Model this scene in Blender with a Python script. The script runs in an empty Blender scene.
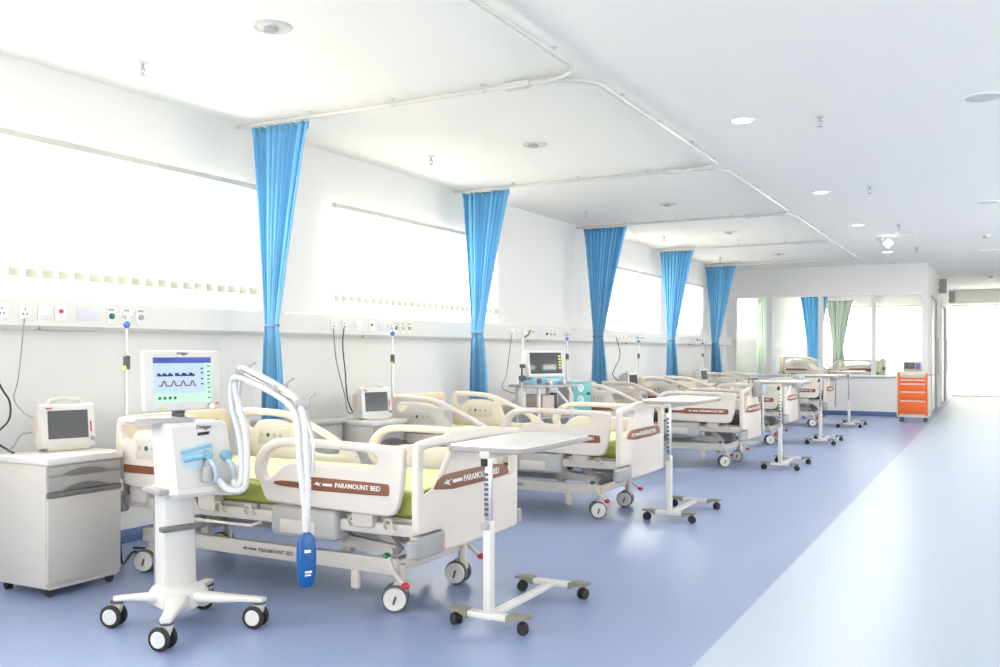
import bpy, bmesh, math, random
from mathutils import Vector, Matrix, Euler
random.seed(7)
scene = bpy.context.scene
COL = scene.collection
PI = math.pi

# ------------------------------------------------------------------ materials
def mat(name, col, rough=0.5, metal=0.0, noise=0.03, scale=18.0, bump=0.0, trans=0.0, coat=0.0):
    m = bpy.data.materials.new(name); m.use_nodes = True
    nt = m.node_tree; b = nt.nodes['Principled BSDF']
    b.inputs['Roughness'].default_value = rough
    b.inputs['Metallic'].default_value = metal
    b.inputs['Coat Weight'].default_value = coat
    tc = nt.nodes.new('ShaderNodeTexCoord')
    nz = nt.nodes.new('ShaderNodeTexNoise'); nz.inputs['Scale'].default_value = scale; nz.inputs['Detail'].default_value = 4
    nt.links.new(tc.outputs['Object'], nz.inputs['Vector'])
    mx = nt.nodes.new('ShaderNodeMix'); mx.data_type = 'RGBA'
    c = tuple(col)
    mx.inputs[6].default_value = tuple(max(0, v * (1 - noise)) for v in c) + (1,)
    mx.inputs[7].default_value = tuple(min(1, v * (1 + noise)) for v in c) + (1,)
    nt.links.new(nz.outputs['Fac'], mx.inputs[0])
    nt.links.new(mx.outputs[2], b.inputs['Base Color'])
    if bump:
        bp = nt.nodes.new('ShaderNodeBump'); bp.inputs['Strength'].default_value = bump; bp.inputs['Distance'].default_value = 0.004
        nt.links.new(nz.outputs['Fac'], bp.inputs['Height']); nt.links.new(bp.outputs['Normal'], b.inputs['Normal'])
    if trans:
        tr = nt.nodes.new('ShaderNodeBsdfTranslucent'); nt.links.new(mx.outputs[2], tr.inputs['Color'])
        ms = nt.nodes.new('ShaderNodeMixShader'); ms.inputs[0].default_value = trans
        out = nt.nodes['Material Output']
        nt.links.new(b.outputs[0], ms.inputs[1]); nt.links.new(tr.outputs[0], ms.inputs[2]); nt.links.new(ms.outputs[0], out.inputs['Surface'])
    return m

def emat(name, col, strength):
    m = bpy.data.materials.new(name); m.use_nodes = True
    nt = m.node_tree; b = nt.nodes['Principled BSDF']
    b.inputs['Base Color'].default_value = (*[v * 0.25 for v in col], 1); b.inputs['Roughness'].default_value = 0.3
    b.inputs['Emission Color'].default_value = (*col, 1); b.inputs['Emission Strength'].default_value = strength
    return m

def glass_mat(name, tint=(0.97, 0.99, 0.985), gloss=0.06):
    m = bpy.data.materials.new(name); m.use_nodes = True
    nt = m.node_tree; nt.nodes.clear()
    out = nt.nodes.new('ShaderNodeOutputMaterial')
    t = nt.nodes.new('ShaderNodeBsdfTransparent'); t.inputs[0].default_value = (*tint, 1)
    g = nt.nodes.new('ShaderNodeBsdfGlossy'); g.inputs['Roughness'].default_value = 0.02
    fr = nt.nodes.new('ShaderNodeLayerWeight'); fr.inputs[0].default_value = 0.15
    mp = nt.nodes.new('ShaderNodeMath'); mp.operation = 'MULTIPLY'; mp.inputs[1].default_value = 0.5
    nt.links.new(fr.outputs['Fresnel'], mp.inputs[0])
    ms = nt.nodes.new('ShaderNodeMixShader')
    nt.links.new(mp.outputs[0], ms.inputs[0]); nt.links.new(t.outputs[0], ms.inputs[1]); nt.links.new(g.outputs[0], ms.inputs[2])
    nt.links.new(ms.outputs[0], out.inputs['Surface'])
    return m

def floor_mat(name, c1, c2, rough):
    m = mat(name, c1, rough, 0, 0.0, 2.0)
    nt = m.node_tree; b = nt.nodes['Principled BSDF']
    tc = [n for n in nt.nodes if n.type == 'TEX_COORD'][0]
    n1 = nt.nodes.new('ShaderNodeTexNoise'); n1.inputs['Scale'].default_value = 35; n1.inputs['Detail'].default_value = 6; n1.inputs['Roughness'].default_value = 0.7
    n2 = nt.nodes.new('ShaderNodeTexNoise'); n2.inputs['Scale'].default_value = 1.3; n2.inputs['Detail'].default_value = 3
    nt.links.new(tc.outputs['Object'], n1.inputs['Vector']); nt.links.new(tc.outputs['Object'], n2.inputs['Vector'])
    ad = nt.nodes.new('ShaderNodeMath'); ad.operation = 'MULTIPLY_ADD'; ad.inputs[1].default_value = 0.9
    nt.links.new(n1.outputs['Fac'], ad.inputs[0])
    m2 = nt.nodes.new('ShaderNodeMath'); m2.operation = 'MULTIPLY'; m2.inputs[1].default_value = 0.08
    nt.links.new(n2.outputs['Fac'], m2.inputs[0]); nt.links.new(m2.outputs[0], ad.inputs[2])
    mx = [n for n in nt.nodes if n.type == 'MIX'][0]
    mx.inputs[6].default_value = (*c1, 1); mx.inputs[7].default_value = (*c2, 1)
    for l in list(mx.inputs[0].links): nt.links.remove(l)
    nt.links.new(ad.outputs[0], mx.inputs[0])
    rr = nt.nodes.new('ShaderNodeMapRange'); rr.inputs[3].default_value = rough - 0.01; rr.inputs[4].default_value = rough + 0.02
    nt.links.new(n2.outputs['Fac'], rr.inputs[0]); nt.links.new(rr.outputs[0], b.inputs['Roughness'])
    return m

M = dict(
    wall=mat('wall_paint', (0.775, 0.765, 0.75), 0.75, noise=0.01, scale=3),
    ceil=mat('ceiling_paint', (0.85, 0.83, 0.80), 0.85, noise=0.01, scale=3),
    blue_floor=floor_mat('blue_vinyl', (0.205, 0.275, 0.475), (0.31, 0.38, 0.585), 0.32),
    pale_floor=floor_mat('pale_vinyl', (0.41, 0.49, 0.62), (0.47, 0.55, 0.675), 0.36),
    coving=mat('blue_coving', (0.09, 0.145, 0.33), 0.4),
    white=mat('white_enamel', (0.68, 0.665, 0.64), 0.35, noise=0.01),
    frame=mat('white_frame', (0.82, 0.82, 0.81), 0.4, noise=0.01),
    ivory=mat('ivory_plastic', (0.70, 0.64, 0.585), 0.38, noise=0.015),
    cream=mat('cream_plastic', (0.74, 0.64, 0.48), 0.4, noise=0.02),
    bedmetal=mat('bed_metal', (0.60, 0.56, 0.51), 0.42, noise=0.02),
    greyplastic=mat('grey_plastic', (0.36, 0.36, 0.36), 0.5, noise=0.03),
    midgrey=mat('mid_grey', (0.42, 0.415, 0.405), 0.45, noise=0.03),
    darkgrey=mat('dark_grey', (0.10, 0.10, 0.105), 0.5, noise=0.05),
    black=mat('black_rubber', (0.018, 0.018, 0.02), 0.6, noise=0.1),
    brown=mat('brown_strip', (0.23, 0.082, 0.04), 0.45, noise=0.06, scale=40),
    lettering=mat('white_lettering', (0.85, 0.83, 0.8), 0.5),
    greylettering=mat('grey_lettering', (0.12, 0.11, 0.11), 0.5),
    green_mattress=mat('green_mattress', (0.36, 0.40, 0.08), 0.6, noise=0.05, scale=60, bump=0.2),
    dark_mattress=mat('dark_mattress', (0.045, 0.05, 0.05), 0.6, noise=0.1, scale=60, bump=0.2),
    lit_top=mat('lit_mattress_top', (0.80, 0.82, 0.45), 0.7, noise=0.04, scale=50, bump=0.2),  # paler green stands for light falling on the mattress top
    chrome=mat('chrome', (0.75, 0.75, 0.76), 0.18, 1.0, noise=0.02),
    steel=mat('brushed_steel', (0.55, 0.55, 0.56), 0.35, 1.0, noise=0.04),
    red=mat('red_plastic', (0.55, 0.03, 0.04), 0.4),
    dkgreen=mat('green_plastic', (0.01, 0.16, 0.09), 0.4),
    teal=mat('teal_paint', (0.14, 0.47, 0.44), 0.4, noise=0.03),
    tabletop=mat('table_laminate', (0.74, 0.72, 0.695), 0.25, noise=0.015),
    tableedge=mat('table_edge', (0.33, 0.32, 0.305), 0.5),
    olive=mat('olive_grey_plastic', (0.24, 0.23, 0.17), 0.5),
    cabinet=mat('cabinet_panel', (0.60, 0.57, 0.53), 0.5, noise=0.015),
    cabinetgrey=mat('cabinet_grey_front', (0.40, 0.385, 0.36), 0.45, noise=0.02),
    screen=mat('dark_screen', (0.085, 0.09, 0.095), 0.12, noise=0.15, scale=4),
    curtain=mat('blue_curtain_cloth', (0.30, 0.66, 0.90), 0.8, noise=0.05, scale=30, trans=0.5),
    palecurtain=mat('pale_green_curtain_cloth', (0.80, 0.87, 0.80), 0.8, noise=0.05, scale=30, trans=0.4),
    band=mat('curtain_tie_band', (0.20, 0.26, 0.40), 0.7),
    vane=mat('blind_vane_fabric', (0.90, 0.89, 0.85), 0.85, noise=0.02, scale=60, trans=0.5),
    vaneweight=mat('blind_bottom_weight', (0.62, 0.59, 0.48), 0.7),
    rail=mat('blind_headrail', (0.60, 0.57, 0.52), 0.5),
    track=mat('track_plastic', (0.60, 0.585, 0.565), 0.4, noise=0.01),
    trunk=mat('trunking_enamel', (0.74, 0.725, 0.70), 0.4, noise=0.01),
    socket=mat('socket_plastic', (0.84, 0.84, 0.84), 0.3, noise=0.01),
    label=mat('lilac_label', (0.70, 0.70, 0.80), 0.5),
    cable=mat('black_cable', (0.02, 0.02, 0.022), 0.5),
    greycable=mat('grey_cable', (0.30, 0.30, 0.31), 0.5),
    bluecollar=mat('blue_knob', (0.10, 0.17, 0.62), 0.4),
    yellow=mat('yellow_plastic', (0.70, 0.68, 0.10), 0.4),
    orange=mat('orange_paint', (0.80, 0.14, 0.02), 0.4, noise=0.03),
    beige=mat('beige_paint', (0.66, 0.62, 0.52), 0.45),
    hose=mat('white_corrugated_hose', (0.82, 0.82, 0.82), 0.35, noise=0.02, trans=0.2),
    ventblue=mat('clear_blue_plastic', (0.26, 0.50, 0.64), 0.15, noise=0.12, scale=12),
    ventpale=mat('pale_blue_plastic', (0.50, 0.66, 0.74), 0.2, noise=0.06, scale=12),
    lungblue=mat('blue_rubber_bag', (0.003, 0.095, 0.33), 0.3, noise=0.15, scale=20),
    lens=emat('lamp_lens', (1.0, 0.97, 0.92), 12.0),
    offlens=mat('lamp_lens_off', (0.62, 0.61, 0.58), 0.3),
    fixture=mat('fixture_grey', (0.55, 0.55, 0.54), 0.4),
    brass=mat('brass', (0.62, 0.50, 0.30), 0.3, 0.9),
    glass=glass_mat('clear_glass'),
    scr_bg=emat('screen_light_blue', (0.50, 0.66, 0.85), 0.5),
    scr_head=emat('screen_header_blue', (0.03, 0.08, 0.42), 0.5),
    scr_green=emat('screen_pale_green', (0.55, 0.82, 0.66), 0.5),
    scr_navy=emat('screen_navy_trace', (0.005, 0.01, 0.16), 0.45),
    scr_brown=emat('screen_brown_trace', (0.22, 0.07, 0.04), 0.45),
    scr_dgreen=emat('screen_green_button', (0.01, 0.16, 0.10), 0.45),
    violet=mat('violet_plastic', (0.16, 0.12, 0.36), 0.5),
    pinkgrey=mat('pinkish_panel', (0.62, 0.50, 0.45), 0.5),
    traygrey=mat('smoked_grey_plastic', (0.40, 0.40, 0.40), 0.25, noise=0.03),
    slit=mat('charcoal_plastic', (0.17, 0.165, 0.16), 0.45, noise=0.03),
    ground=mat('outside_ground', (0.6, 0.6, 0.58), 0.9),
)

# ------------------------------------------------------------------ mesh builder
def chaikin(pts, n=2, closed=True):
    for _ in range(n):
        out = []
        L = len(pts); rng = range(L) if closed else range(L - 1)
        if not closed: out.append(pts[0])
        for i in rng:
            a = Vector(pts[i]); b = Vector(pts[(i + 1) % L])
            out.append(tuple(a * 0.75 + b * 0.25)); out.append(tuple(a * 0.25 + b * 0.75))
        if not closed: out.append(pts[-1])
        pts = out
    return pts

def catmull(pts, n=8):
    P = [Vector(p) for p in pts]
    if len(P) < 3: return P
    out = []
    for i in range(len(P) - 1):
        p0 = P[max(i - 1, 0)]; p1 = P[i]; p2 = P[i + 1]; p3 = P[min(i + 2, len(P) - 1)]
        for k in range(n):
            t = k / n
            out.append(0.5 * ((2 * p1) + (-p0 + p2) * t + (2 * p0 - 5 * p1 + 4 * p2 - p3) * t * t + (-p0 + 3 * p1 - 3 * p2 + p3) * t ** 3))
    out.append(P[-1]); return out

class MB:
    def __init__(self): self.bm = bmesh.new(); self.mi = 0
    def _fin(self, geom_verts, mtx=None):
        if mtx is not None: bmesh.ops.transform(self.bm, matrix=mtx, verts=geom_verts)
        fs = set()
        for v in geom_verts: fs.update(v.link_faces)
        for f in fs: f.material_index = self.mi
        return self
    def box(self, lo, hi, bev=0.0, rot=None, seg=2):
        lo = Vector(lo); hi = Vector(hi); c = (lo + hi) / 2; s = hi - lo
        r = bmesh.ops.create_cube(self.bm, size=1.0); vs = r['verts']
        bmesh.ops.transform(self.bm, matrix=Matrix.Diagonal((s.x, s.y, s.z, 1)), verts=vs)
        if bev > 0:
            es = set()
            for v in vs: es.update(v.link_edges)
            b = min(bev, min(abs(s.x), abs(s.y), abs(s.z)) * 0.49)
            rb = bmesh.ops.bevel(self.bm, geom=list(es), offset=b, segments=seg, profile=0.5, affect='EDGES')
            vs = list({v for f in rb['faces'] for v in f.verts} | {v for v in vs if v.is_valid})
            allv = set(vs)
            for v in list(allv):
                for f in v.link_faces: allv.update(f.verts)
            vs = list(allv)
        m = Matrix.Translation(c)
        if rot is not None: m = m @ Euler(rot).to_matrix().to_4x4()
        return self._fin(vs, m)
    def cyl(self, p0, p1, r0, r1=None, seg=20, bev=0.0):
        p0 = Vector(p0); p1 = Vector(p1); r1 = r0 if r1 is None else r1
        d = p1 - p0; L = d.length
        b = min(bev, L * 0.45)
        prof = [(max(r0 - b, 0), 0), (r0, b), (r1, L - b), (max(r1 - b, 0), L)] if b else [(r0, 0), (r1, L)]
        return self._lathe(prof, p0, d, seg)
    def _lathe(self, prof, origin, axis, seg=20):
        q = Vector((0, 0, 1)).rotation_difference(Vector(axis).normalized())
        rings = []
        for r, h in prof:
            ring = []
            for i in range(seg):
                a = 2 * PI * i / seg
                ring.append(self.bm.verts.new(Vector(origin) + q @ Vector((r * math.cos(a), r * math.sin(a), h))))
            rings.append(ring)
        for a, b in zip(rings[:-1], rings[1:]):
            for i in range(seg):
                f = self.bm.faces.new((a[i], a[(i + 1) % seg], b[(i + 1) % seg], b[i])); f.material_index = self.mi
        f = self.bm.faces.new(list(reversed(rings[0]))); f.material_index = self.mi
        f = self.bm.faces.new(rings[-1]); f.material_index = self.mi
        return self
    def lathe(self, prof, origin=(0, 0, 0), axis=(0, 0, 1), seg=24): return self._lathe(prof, origin, axis, seg)
    def tube(self, path, r, seg=10, smooth=0, closed=False, flat=1.0, ripple=0.0):
        P = catmull(path, smooth) if smooth else [Vector(p) for p in path]
        n = len(P); rings = []; up = Vector((0, 0, 1)); prev = None
        for i in range(n):
            if closed: t = P[(i + 1) % n] - P[i - 1]
            else: t = P[min(i + 1, n - 1)] - P[max(i - 1, 0)]
            t.normalize()
            if prev is None:
                u = t.cross(up)
                if u.length < 1e-3: u = t.cross(Vector((0, 1, 0)))
                u.normalize()
            else:
                u = prev - t * prev.dot(t); u.normalize()
            prev = u; w = t.cross(u)
            rr = r(i / (n - 1)) if callable(r) else r
            if ripple: rr *= 1 + ripple * (1 if i % 2 else -1)
            rings.append([self.bm.verts.new(P[i] + u * rr * math.cos(2 * PI * k / seg) * flat + w * rr * math.sin(2 * PI * k / seg)) for k in range(seg)])
        pairs = list(zip(rings[:-1], rings[1:])) + ([(rings[-1], rings[0])] if closed else [])
        for a, b in pairs:
            for k in range(seg):
                f = self.bm.faces.new((a[k], a[(k + 1) % seg], b[(k + 1) % seg], b[k])); f.material_index = self.mi
        if not closed:
            for rg in (list(reversed(rings[0])), rings[-1]):
                f = self.bm.faces.new(rg); f.material_index = self.mi
        return self
    def loft(self, rings):
        R = [[self.bm.verts.new(Vector(p)) for p in r] for r in rings]
        n = len(R[0])
        for a, b in zip(R[:-1], R[1:]):
            for k in range(n):
                f = self.bm.faces.new((a[k], a[(k + 1) % n], b[(k + 1) % n], b[k])); f.material_index = self.mi
        for rg in (list(reversed(R[0])), R[-1]):
            f = self.bm.faces.new(rg); f.material_index = self.mi
        return self
    def prism(self, pts, axis, lo, hi):
        # pts in the plane perpendicular to axis ('x': (y,z), 'y': (x,z), 'z': (x,y))
        def mk(p, h):
            return (h, p[0], p[1]) if axis == 'x' else (p[0], h, p[1]) if axis == 'y' else (p[0], p[1], h)
        return self.loft([[mk(p, lo) for p in pts], [mk(p, hi) for p in pts]])
    def sphere(self, c, r, sc=(1, 1, 1), seg=16):
        rr = bmesh.ops.create_uvsphere(self.bm, u_segments=seg, v_segments=max(6, seg // 2), radius=r)
        return self._fin(rr['verts'], Matrix.Translation(c) @ Matrix.Diagonal((*sc, 1)))
    def grid(self, rows):
        R = [[self.bm.verts.new(Vector(p)) for p in r] for r in rows]
        for a, b in zip(R[:-1], R[1:]):
            for k in range(len(a) - 1):
                f = self.bm.faces.new((a[k], a[k + 1], b[k + 1], b[k])); f.material_index = self.mi
        return self
    def mesh(self, name, mats, smooth=True, angle=35):
        bmesh.ops.recalc_face_normals(self.bm, faces=self.bm.faces)
        me = bpy.data.meshes.new(name); self.bm.to_mesh(me); self.bm.free()
        for m in (mats if isinstance(mats, (list, tuple)) else [mats]): me.materials.append(m)
        if smooth:
            me.polygons.foreach_set('use_smooth', [True] * len(me.polygons))
            me.set_sharp_from_angle(angle=math.radians(angle))
        return me
    def build(self, name, mats, parent=None, loc=(0, 0, 0), rot=(0, 0, 0), smooth=True, angle=35):
        return link(name, self.mesh(name, mats, smooth, angle), parent, loc, rot)

def link(name, me, parent=None, loc=(0, 0, 0), rot=(0, 0, 0)):
    o = bpy.data.objects.new(name, me); COL.objects.link(o)
    o.location = loc; o.rotation_euler = rot
    if parent is not None: o.parent = parent
    return o

def thing(name, label, cat, loc=(0, 0, 0), rz=0.0, group=None):
    o = bpy.data.objects.new(name, None); COL.objects.link(o)
    o.empty_display_size = 0.1; o.location = loc; o.rotation_euler = (0, 0, rz)
    return tag(o, label, cat, group)
def tag(o, label, cat, group=None):
    o['label'] = label; o['category'] = cat
    if group: o['group'] = group
    return o
def struct(o): o['kind'] = 'structure'; return o

KIDS = {}
def children_of(o):
    return [c for c in bpy.data.objects if c.parent == o]
def dup(o, parent=None, loc=None, rz=None, label=None, group=None):
    kids = children_of(o)
    c = o.copy(); COL.objects.link(c)
    if parent is not None: c.parent = parent
    if loc is not None: c.location = loc
    if rz is not None: c.rotation_euler = (0, 0, rz)
    if label: c['label'] = label
    if group: c['group'] = group
    for k in kids: dup(k, c)
    return c

def curve_mesh(cu, name):
    ob = bpy.data.objects.new('tmp', cu); COL.objects.link(ob)
    dg = bpy.context.evaluated_depsgraph_get(); dg.update()
    me = bpy.data.meshes.new_from_object(ob.evaluated_get(dg))
    bpy.data.objects.remove(ob); bpy.data.curves.remove(cu)
    me.name = name; me.materials.clear()
    return me

def plate_mesh(name, outlines, thick, bevel, m, plane='xz', soft=2, angle=50):
    """flat moulded panel with holes: outlines[0] outer, the rest holes"""
    cu = bpy.data.curves.new('plate', 'CURVE'); cu.dimensions = '2D'; cu.fill_mode = 'BOTH'
    cu.extrude = max(thick / 2 - bevel, 0.0005); cu.bevel_depth = bevel; cu.bevel_resolution = 2; cu.offset = -bevel
    for ol in outlines:
        pts = chaikin([(p[0], p[1], 0) for p in ol], soft) if soft else [(p[0], p[1], 0) for p in ol]
        sp = cu.splines.new('POLY'); sp.points.add(len(pts) - 1); sp.use_cyclic_u = True
        for q, p in zip(sp.points, pts): q.co = (p[0], p[1], 0, 1)
    me = curve_mesh(cu, name)
    if plane == 'xz': me.transform(Matrix(((1, 0, 0, 0), (0, 0, 1, 0), (0, 1, 0, 0), (0, 0, 0, 1))))
    elif plane == 'yz': me.transform(Matrix(((0, 0, 1, 0), (1, 0, 0, 0), (0, 1, 0, 0), (0, 0, 0, 1))))
    bm = bmesh.new(); bm.from_mesh(me); bmesh.ops.remove_doubles(bm, verts=bm.verts, dist=1e-5)
    bmesh.ops.recalc_face_normals(bm, faces=bm.faces); bm.to_mesh(me); bm.free()
    me.materials.append(m)
    me.polygons.foreach_set('use_smooth', [True] * len(me.polygons)); me.set_sharp_from_angle(angle=math.radians(angle))
    return me

def text_mesh(txt, size, m, plane, depth=0.0012, shear=0.0):
    cu = bpy.data.curves.new('t', 'FONT'); cu.body = txt; cu.size = size; cu.extrude = depth; cu.align_x = 'LEFT'; cu.align_y = 'CENTER'
    cu.shear = shear; cu.offset = size * 0.012; cu.resolution_u = 3
    me = curve_mesh(cu, 'lettering')
    # text x -> along, text y -> up (z), normal -> outward
    if plane == '-y': mt = Matrix(((1, 0, 0, 0), (0, 0, -1, 0), (0, 1, 0, 0), (0, 0, 0, 1)))     # reads along +x seen from -y
    else: mt = Matrix(((0, 0, 1, 0), (1, 0, 0, 0), (0, 1, 0, 0), (0, 0, 0, 1)))                     # reads along +y seen from +x
    me.transform(mt); me.materials.append(m)
    return me

# ------------------------------------------------------------------ measured frame
XW = -5.65      # left wall face
HC = 3.325      # ceiling
YP = 21.9       # glazed partition
XC = -1.33      # corridor wall face
YE = 32.3       # end wall
XR = 5.2        # right wall
YB = -3.2       # back wall
XF = -1.2       # colour change in the floor

# ------------------------------------------------------------------ shell
mb = MB(); mb.box((XW - 0.3, YB - 0.2, -0.1), (XF, YE + 0.2, 0)); mb.mi = 1; mb.box((XF, YB - 0.2, -0.1), (XR + 0.2, YE + 0.2, 0))
struct(mb.build('floor', [M['blue_floor'], M['pale_floor']], smooth=False))
mb = MB(); mb.box((XW - 0.3, YB - 0.2, HC), (XR + 0.2, YE + 0.2, HC + 0.12)); struct(mb.build('ceiling', M['ceil'], smooth=False))

WZ0, WZ1 = 1.80, 2.80
LEFT_WINS = [(-2.6, 0.9), (1.9, 6.0), (7.1, 10.35), (14.25, 16.8), (17.85, 19.65), (22.7, 25.6)]  # first opening is an unseen window added to let in more light
def wall_with_openings(name, axis, face, back, a0, a1, z1, wins, m=M['wall']):
    """wins: (lo, hi, zlo, zhi) sorted along the wall"""
    mb = MB()
    def bx(u0, u1, z0, zz):
        if u1 - u0 < 1e-4 or zz - z0 < 1e-4: return
        lo, hi = min(face, back), max(face, back)
        if axis == 'y': mb.box((lo, u0, z0), (hi, u1, zz))
        else: mb.box((u0, lo, z0), (u1, hi, zz))
    u = a0
    for (w0, w1, q0, q1) in wins:
        bx(u, w0, 0, z1); bx(w0, w1, 0, q0); bx(w0, w1, q1, z1); u = w1
    bx(u, a1, 0, z1)
    return struct(mb.build(name, m, smooth=False))
wall_with_openings('wall_left', 'y', XW, XW - 0.22, YB, YE, HC, [(a, b, WZ0, WZ1) for a, b in LEFT_WINS])
BACK_FILL_WINS = [(-4.6, -1.4, 0.9, 2.6), (-0.6, 2.2, 0.9, 2.6)]  # unseen windows made up to bring in fill light
wall_with_openings('wall_back', 'x', YB, YB - 0.22, XW, XR, HC, BACK_FILL_WINS)
RIGHT_FILL_WINS = [(0.0, 4.0, 0.9, 2.6), (6.0, 10.0, 0.9, 2.6), (12.0, 16.0, 0.9, 2.6), (18.0, 21.0, 0.9, 2.6)]  # added openings out of view, filling the ward from the right
wall_with_openings('wall_right', 'y', XR, XR + 0.22, YB, YE, HC, RIGHT_FILL_WINS)
END_WINS = [(-5.2, -1.75, 0.45, 2.85), (-1.2, 4.4, 0.04, 2.86)]
wall_with_openings('wall_end', 'x', YE, YE + 0.22, XW, XR, HC, END_WINS)

# glazed partition
PX = [(-5.42, -4.74), (-4.60, -3.57), (-3.48, -2.46), (-2.37, -1.44)]
wall_with_openings('wall_partition', 'x', YP, YP + 0.13, XW, XC, HC, [(a, b, 0.90, 2.66) for a, b in PX])
mb = MB(); mb.box((XW, YP - 0.07, 0.86), (XC, YP, 0.90), 0.006); struct(mb.build('trim_1', M['frame']))
mb = MB()
for a, b in PX:
    for lo, hi in (((a - .015, 0.90), (a, 2.66)), ((b, 0.90), (b + .015, 2.66)), ((a - .015, 2.66), (b + .015, 2.69))):
        mb.box((lo[0], YP - 0.02, lo[1]), (hi[0], YP, hi[1]))
struct(mb.build('trim_2', M['frame'], smooth=False))
for i, (a, b) in enumerate(PX):
    mb = MB(); mb.box((a, YP + 0.055, 0.90), (b, YP + 0.063, 2.66)); struct(mb.build('window_%d' % (20 + i), M['glass'], smooth=False))
# corridor wall with doors
DOORS = [(23.1, 25.3), (27.2, 29.6)]
wall_with_openings('wall_corridor', 'y', XC, XC - 0.13, YP + 0.13, YE, HC, [(a, b, 0.0, 2.7) for a, b in DOORS])
for i, (a, b) in enumerate(DOORS):
    mb = MB(); mb.box((XC - 0.09, a + 0.04, 0.01), (XC - 0.04, b - 0.04, 2.66), 0.004)
    d = struct(mb.build('door_%d' % (i + 1), M['frame']))
    mb = MB()
    for lo, hi in (((a, 0), (a + .045, 2.7)), ((b - .045, 0), (b, 2.7)), ((a, 2.655), (b, 2.7))):
        mb.box((XC - 0.10, lo[0], lo[1]), (XC + 0.015, hi[0], hi[1]))
    mb.build('door_frame', M['fixture'], d, smooth=False)
    mb = MB(); mb.box((XC - 0.045, (a + b) / 2 - 0.5, 0.9), (XC - 0.03, (a + b) / 2 - 0.15, 2.4)); mb.build('door_pane', M['ventpale'], d)
    mb = MB(); mb.tube([(XC - .04, b - .3, 0.85), (XC + 0.05, b - .3, 0.85), (XC + 0.05, b - .3, 1.75), (XC - .04, b - .3, 1.75)], 0.016); mb.build('door_handle', M['steel'], d)
# baseboards
mb = MB(); mb.box((XW, YB, 0), (XW + 0.012, YP, 0.10), 0.004); struct(mb.build('baseboard_left', M['coving']))
mb = MB(); mb.box((XW, YP - 0.012, 0), (XC, YP, 0.10), 0.004); struct(mb.build('baseboard_far', M['coving']))
# beam across the corridor end
mb = MB(); mb.box((XC, YE - 0.45, 2.87), (XR, YE, HC)); struct(mb.build('beam_corridor', M['wall'], smooth=False)); bpy.data.objects['beam_corridor'].name = 'trim_3'

# windows (frame + pane)
wn = [0]
def window(axis, face, outdir, u0, u1, z0, z1, mull=2):
    wn[0] += 1
    mb = MB(); d0 = face + outdir * 0.10; d1 = face + outdir * 0.16
    lo, hi = min(d0, d1), max(d0, d1)
    def bx(a, b, c, d):
        if axis == 'y': mb.box((lo, a, c), (hi, b, d))
        else: mb.box((a, lo, c), (b, hi, d))
    t = 0.05
    bx(u0, u1, z0, z0 + t); bx(u0, u1, z1 - t, z1); bx(u0, u0 + t, z0 + t, z1 - t); bx(u1 - t, u1, z0 + t, z1 - t)
    for k in range(1, mull + 1):
        c = u0 + (u1 - u0) * k / (mull + 1); bx(c - t / 2, c + t / 2, z0 + t, z1 - t)
    w = struct(mb.build('window_%d' % wn[0], M['frame'], smooth=False))
    mb = MB(); g0 = face + outdir * 0.125; g1 = face + outdir * 0.131
    lo, hi = min(g0, g1), max(g0, g1)
    if axis == 'y': mb.box((lo, u0, z0), (hi, u1, z1))
    else: mb.box((u0, lo, z0), (u1, hi, z1))
    mb.build('window_pane', M['glass'], w, smooth=False)
for a, b in LEFT_WINS: window('y', XW, -1, a, b, WZ0, WZ1, 2)
for a, b, c, d in BACK_FILL_WINS: window('x', YB, -1, a, b, c, d, 2)  # frames for the added fill openings behind the camera
for a, b, c, d in RIGHT_FILL_WINS: window('y', XR, 1, a, b, c, d, 2)  # frames for the invented openings on the unseen right side
for a, b, c, d in END_WINS: window('x', YE, 1, a, b, c, d, 3)

# ------------------------------------------------------------------ vertical blinds
def blind(name, label, axis, face, indir, u0, u1, ztop, zbot, pitch=0.118, group=None, weights=True):
    loc = (face + indir * 0.055, u0, 0) if axis == 'y' else (u0, face + indir * 0.055, 0)
    t = thing(name, label, 'blind', loc, 0, group)
    L = u1 - u0
    mb = MB()
    if axis == 'y': mb.box((-0.025, 0, ztop - 0.045), (0.025, L, ztop), 0.004)
    else: mb.box((0, -0.025, ztop - 0.045), (L, 0.025, ztop), 0.004)
    mb.build('headrail', M['rail'], t)
    n = int(L / pitch)
    me = None
    ang = math.radians(9)
    for i in range(n):
        u = (i + 0.5) * L / n
        if me is None:
            mb = MB(); h = ztop - 0.045; w = 0.062
            mb.box((-0.0012, -w, zbot + 0.05), (0.0012, w, h))
            me = mb.mesh('vane', M['vane'], False)
            mb = MB(); mb.box((-0.004, -w * .96, zbot), (0.004, w * .96, zbot + 0.062), 0.002); mw = mb.mesh('vane_weight', M['vaneweight'])
        p = (0, u, 0) if axis == 'y' else (u, 0, 0)
        rz = ang if axis == 'y' else ang + PI / 2
        v = link('vane', me, t, p, (0, 0, rz))
        if weights: link('vane_weight', mw, v)
    return t
blind('vertical_blind', 'long white vertical blind over the window nearest the camera, left of the first blue curtain', 'y', XW, 1, 1.95, 6.05, 2.83, 1.89)
blind('vertical_blind', 'white vertical blind between the first and second blue curtains', 'y', XW, 1, 7.08, 10.4, 2.83, 1.89)
blind('vertical_blind', 'white vertical blind between the third and fourth blue curtains', 'y', XW, 1, 14.2, 16.85, 2.83, 1.89)
blind('vertical_blind', 'white vertical blind between the fourth and fifth blue curtains', 'y', XW, 1, 17.8, 19.72, 2.83, 1.89)
blind('vertical_blind', 'white vertical blind on the side wall behind the glazed partition', 'y', XW, 1, 22.7, 25.6, 2.83, 1.92)
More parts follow.
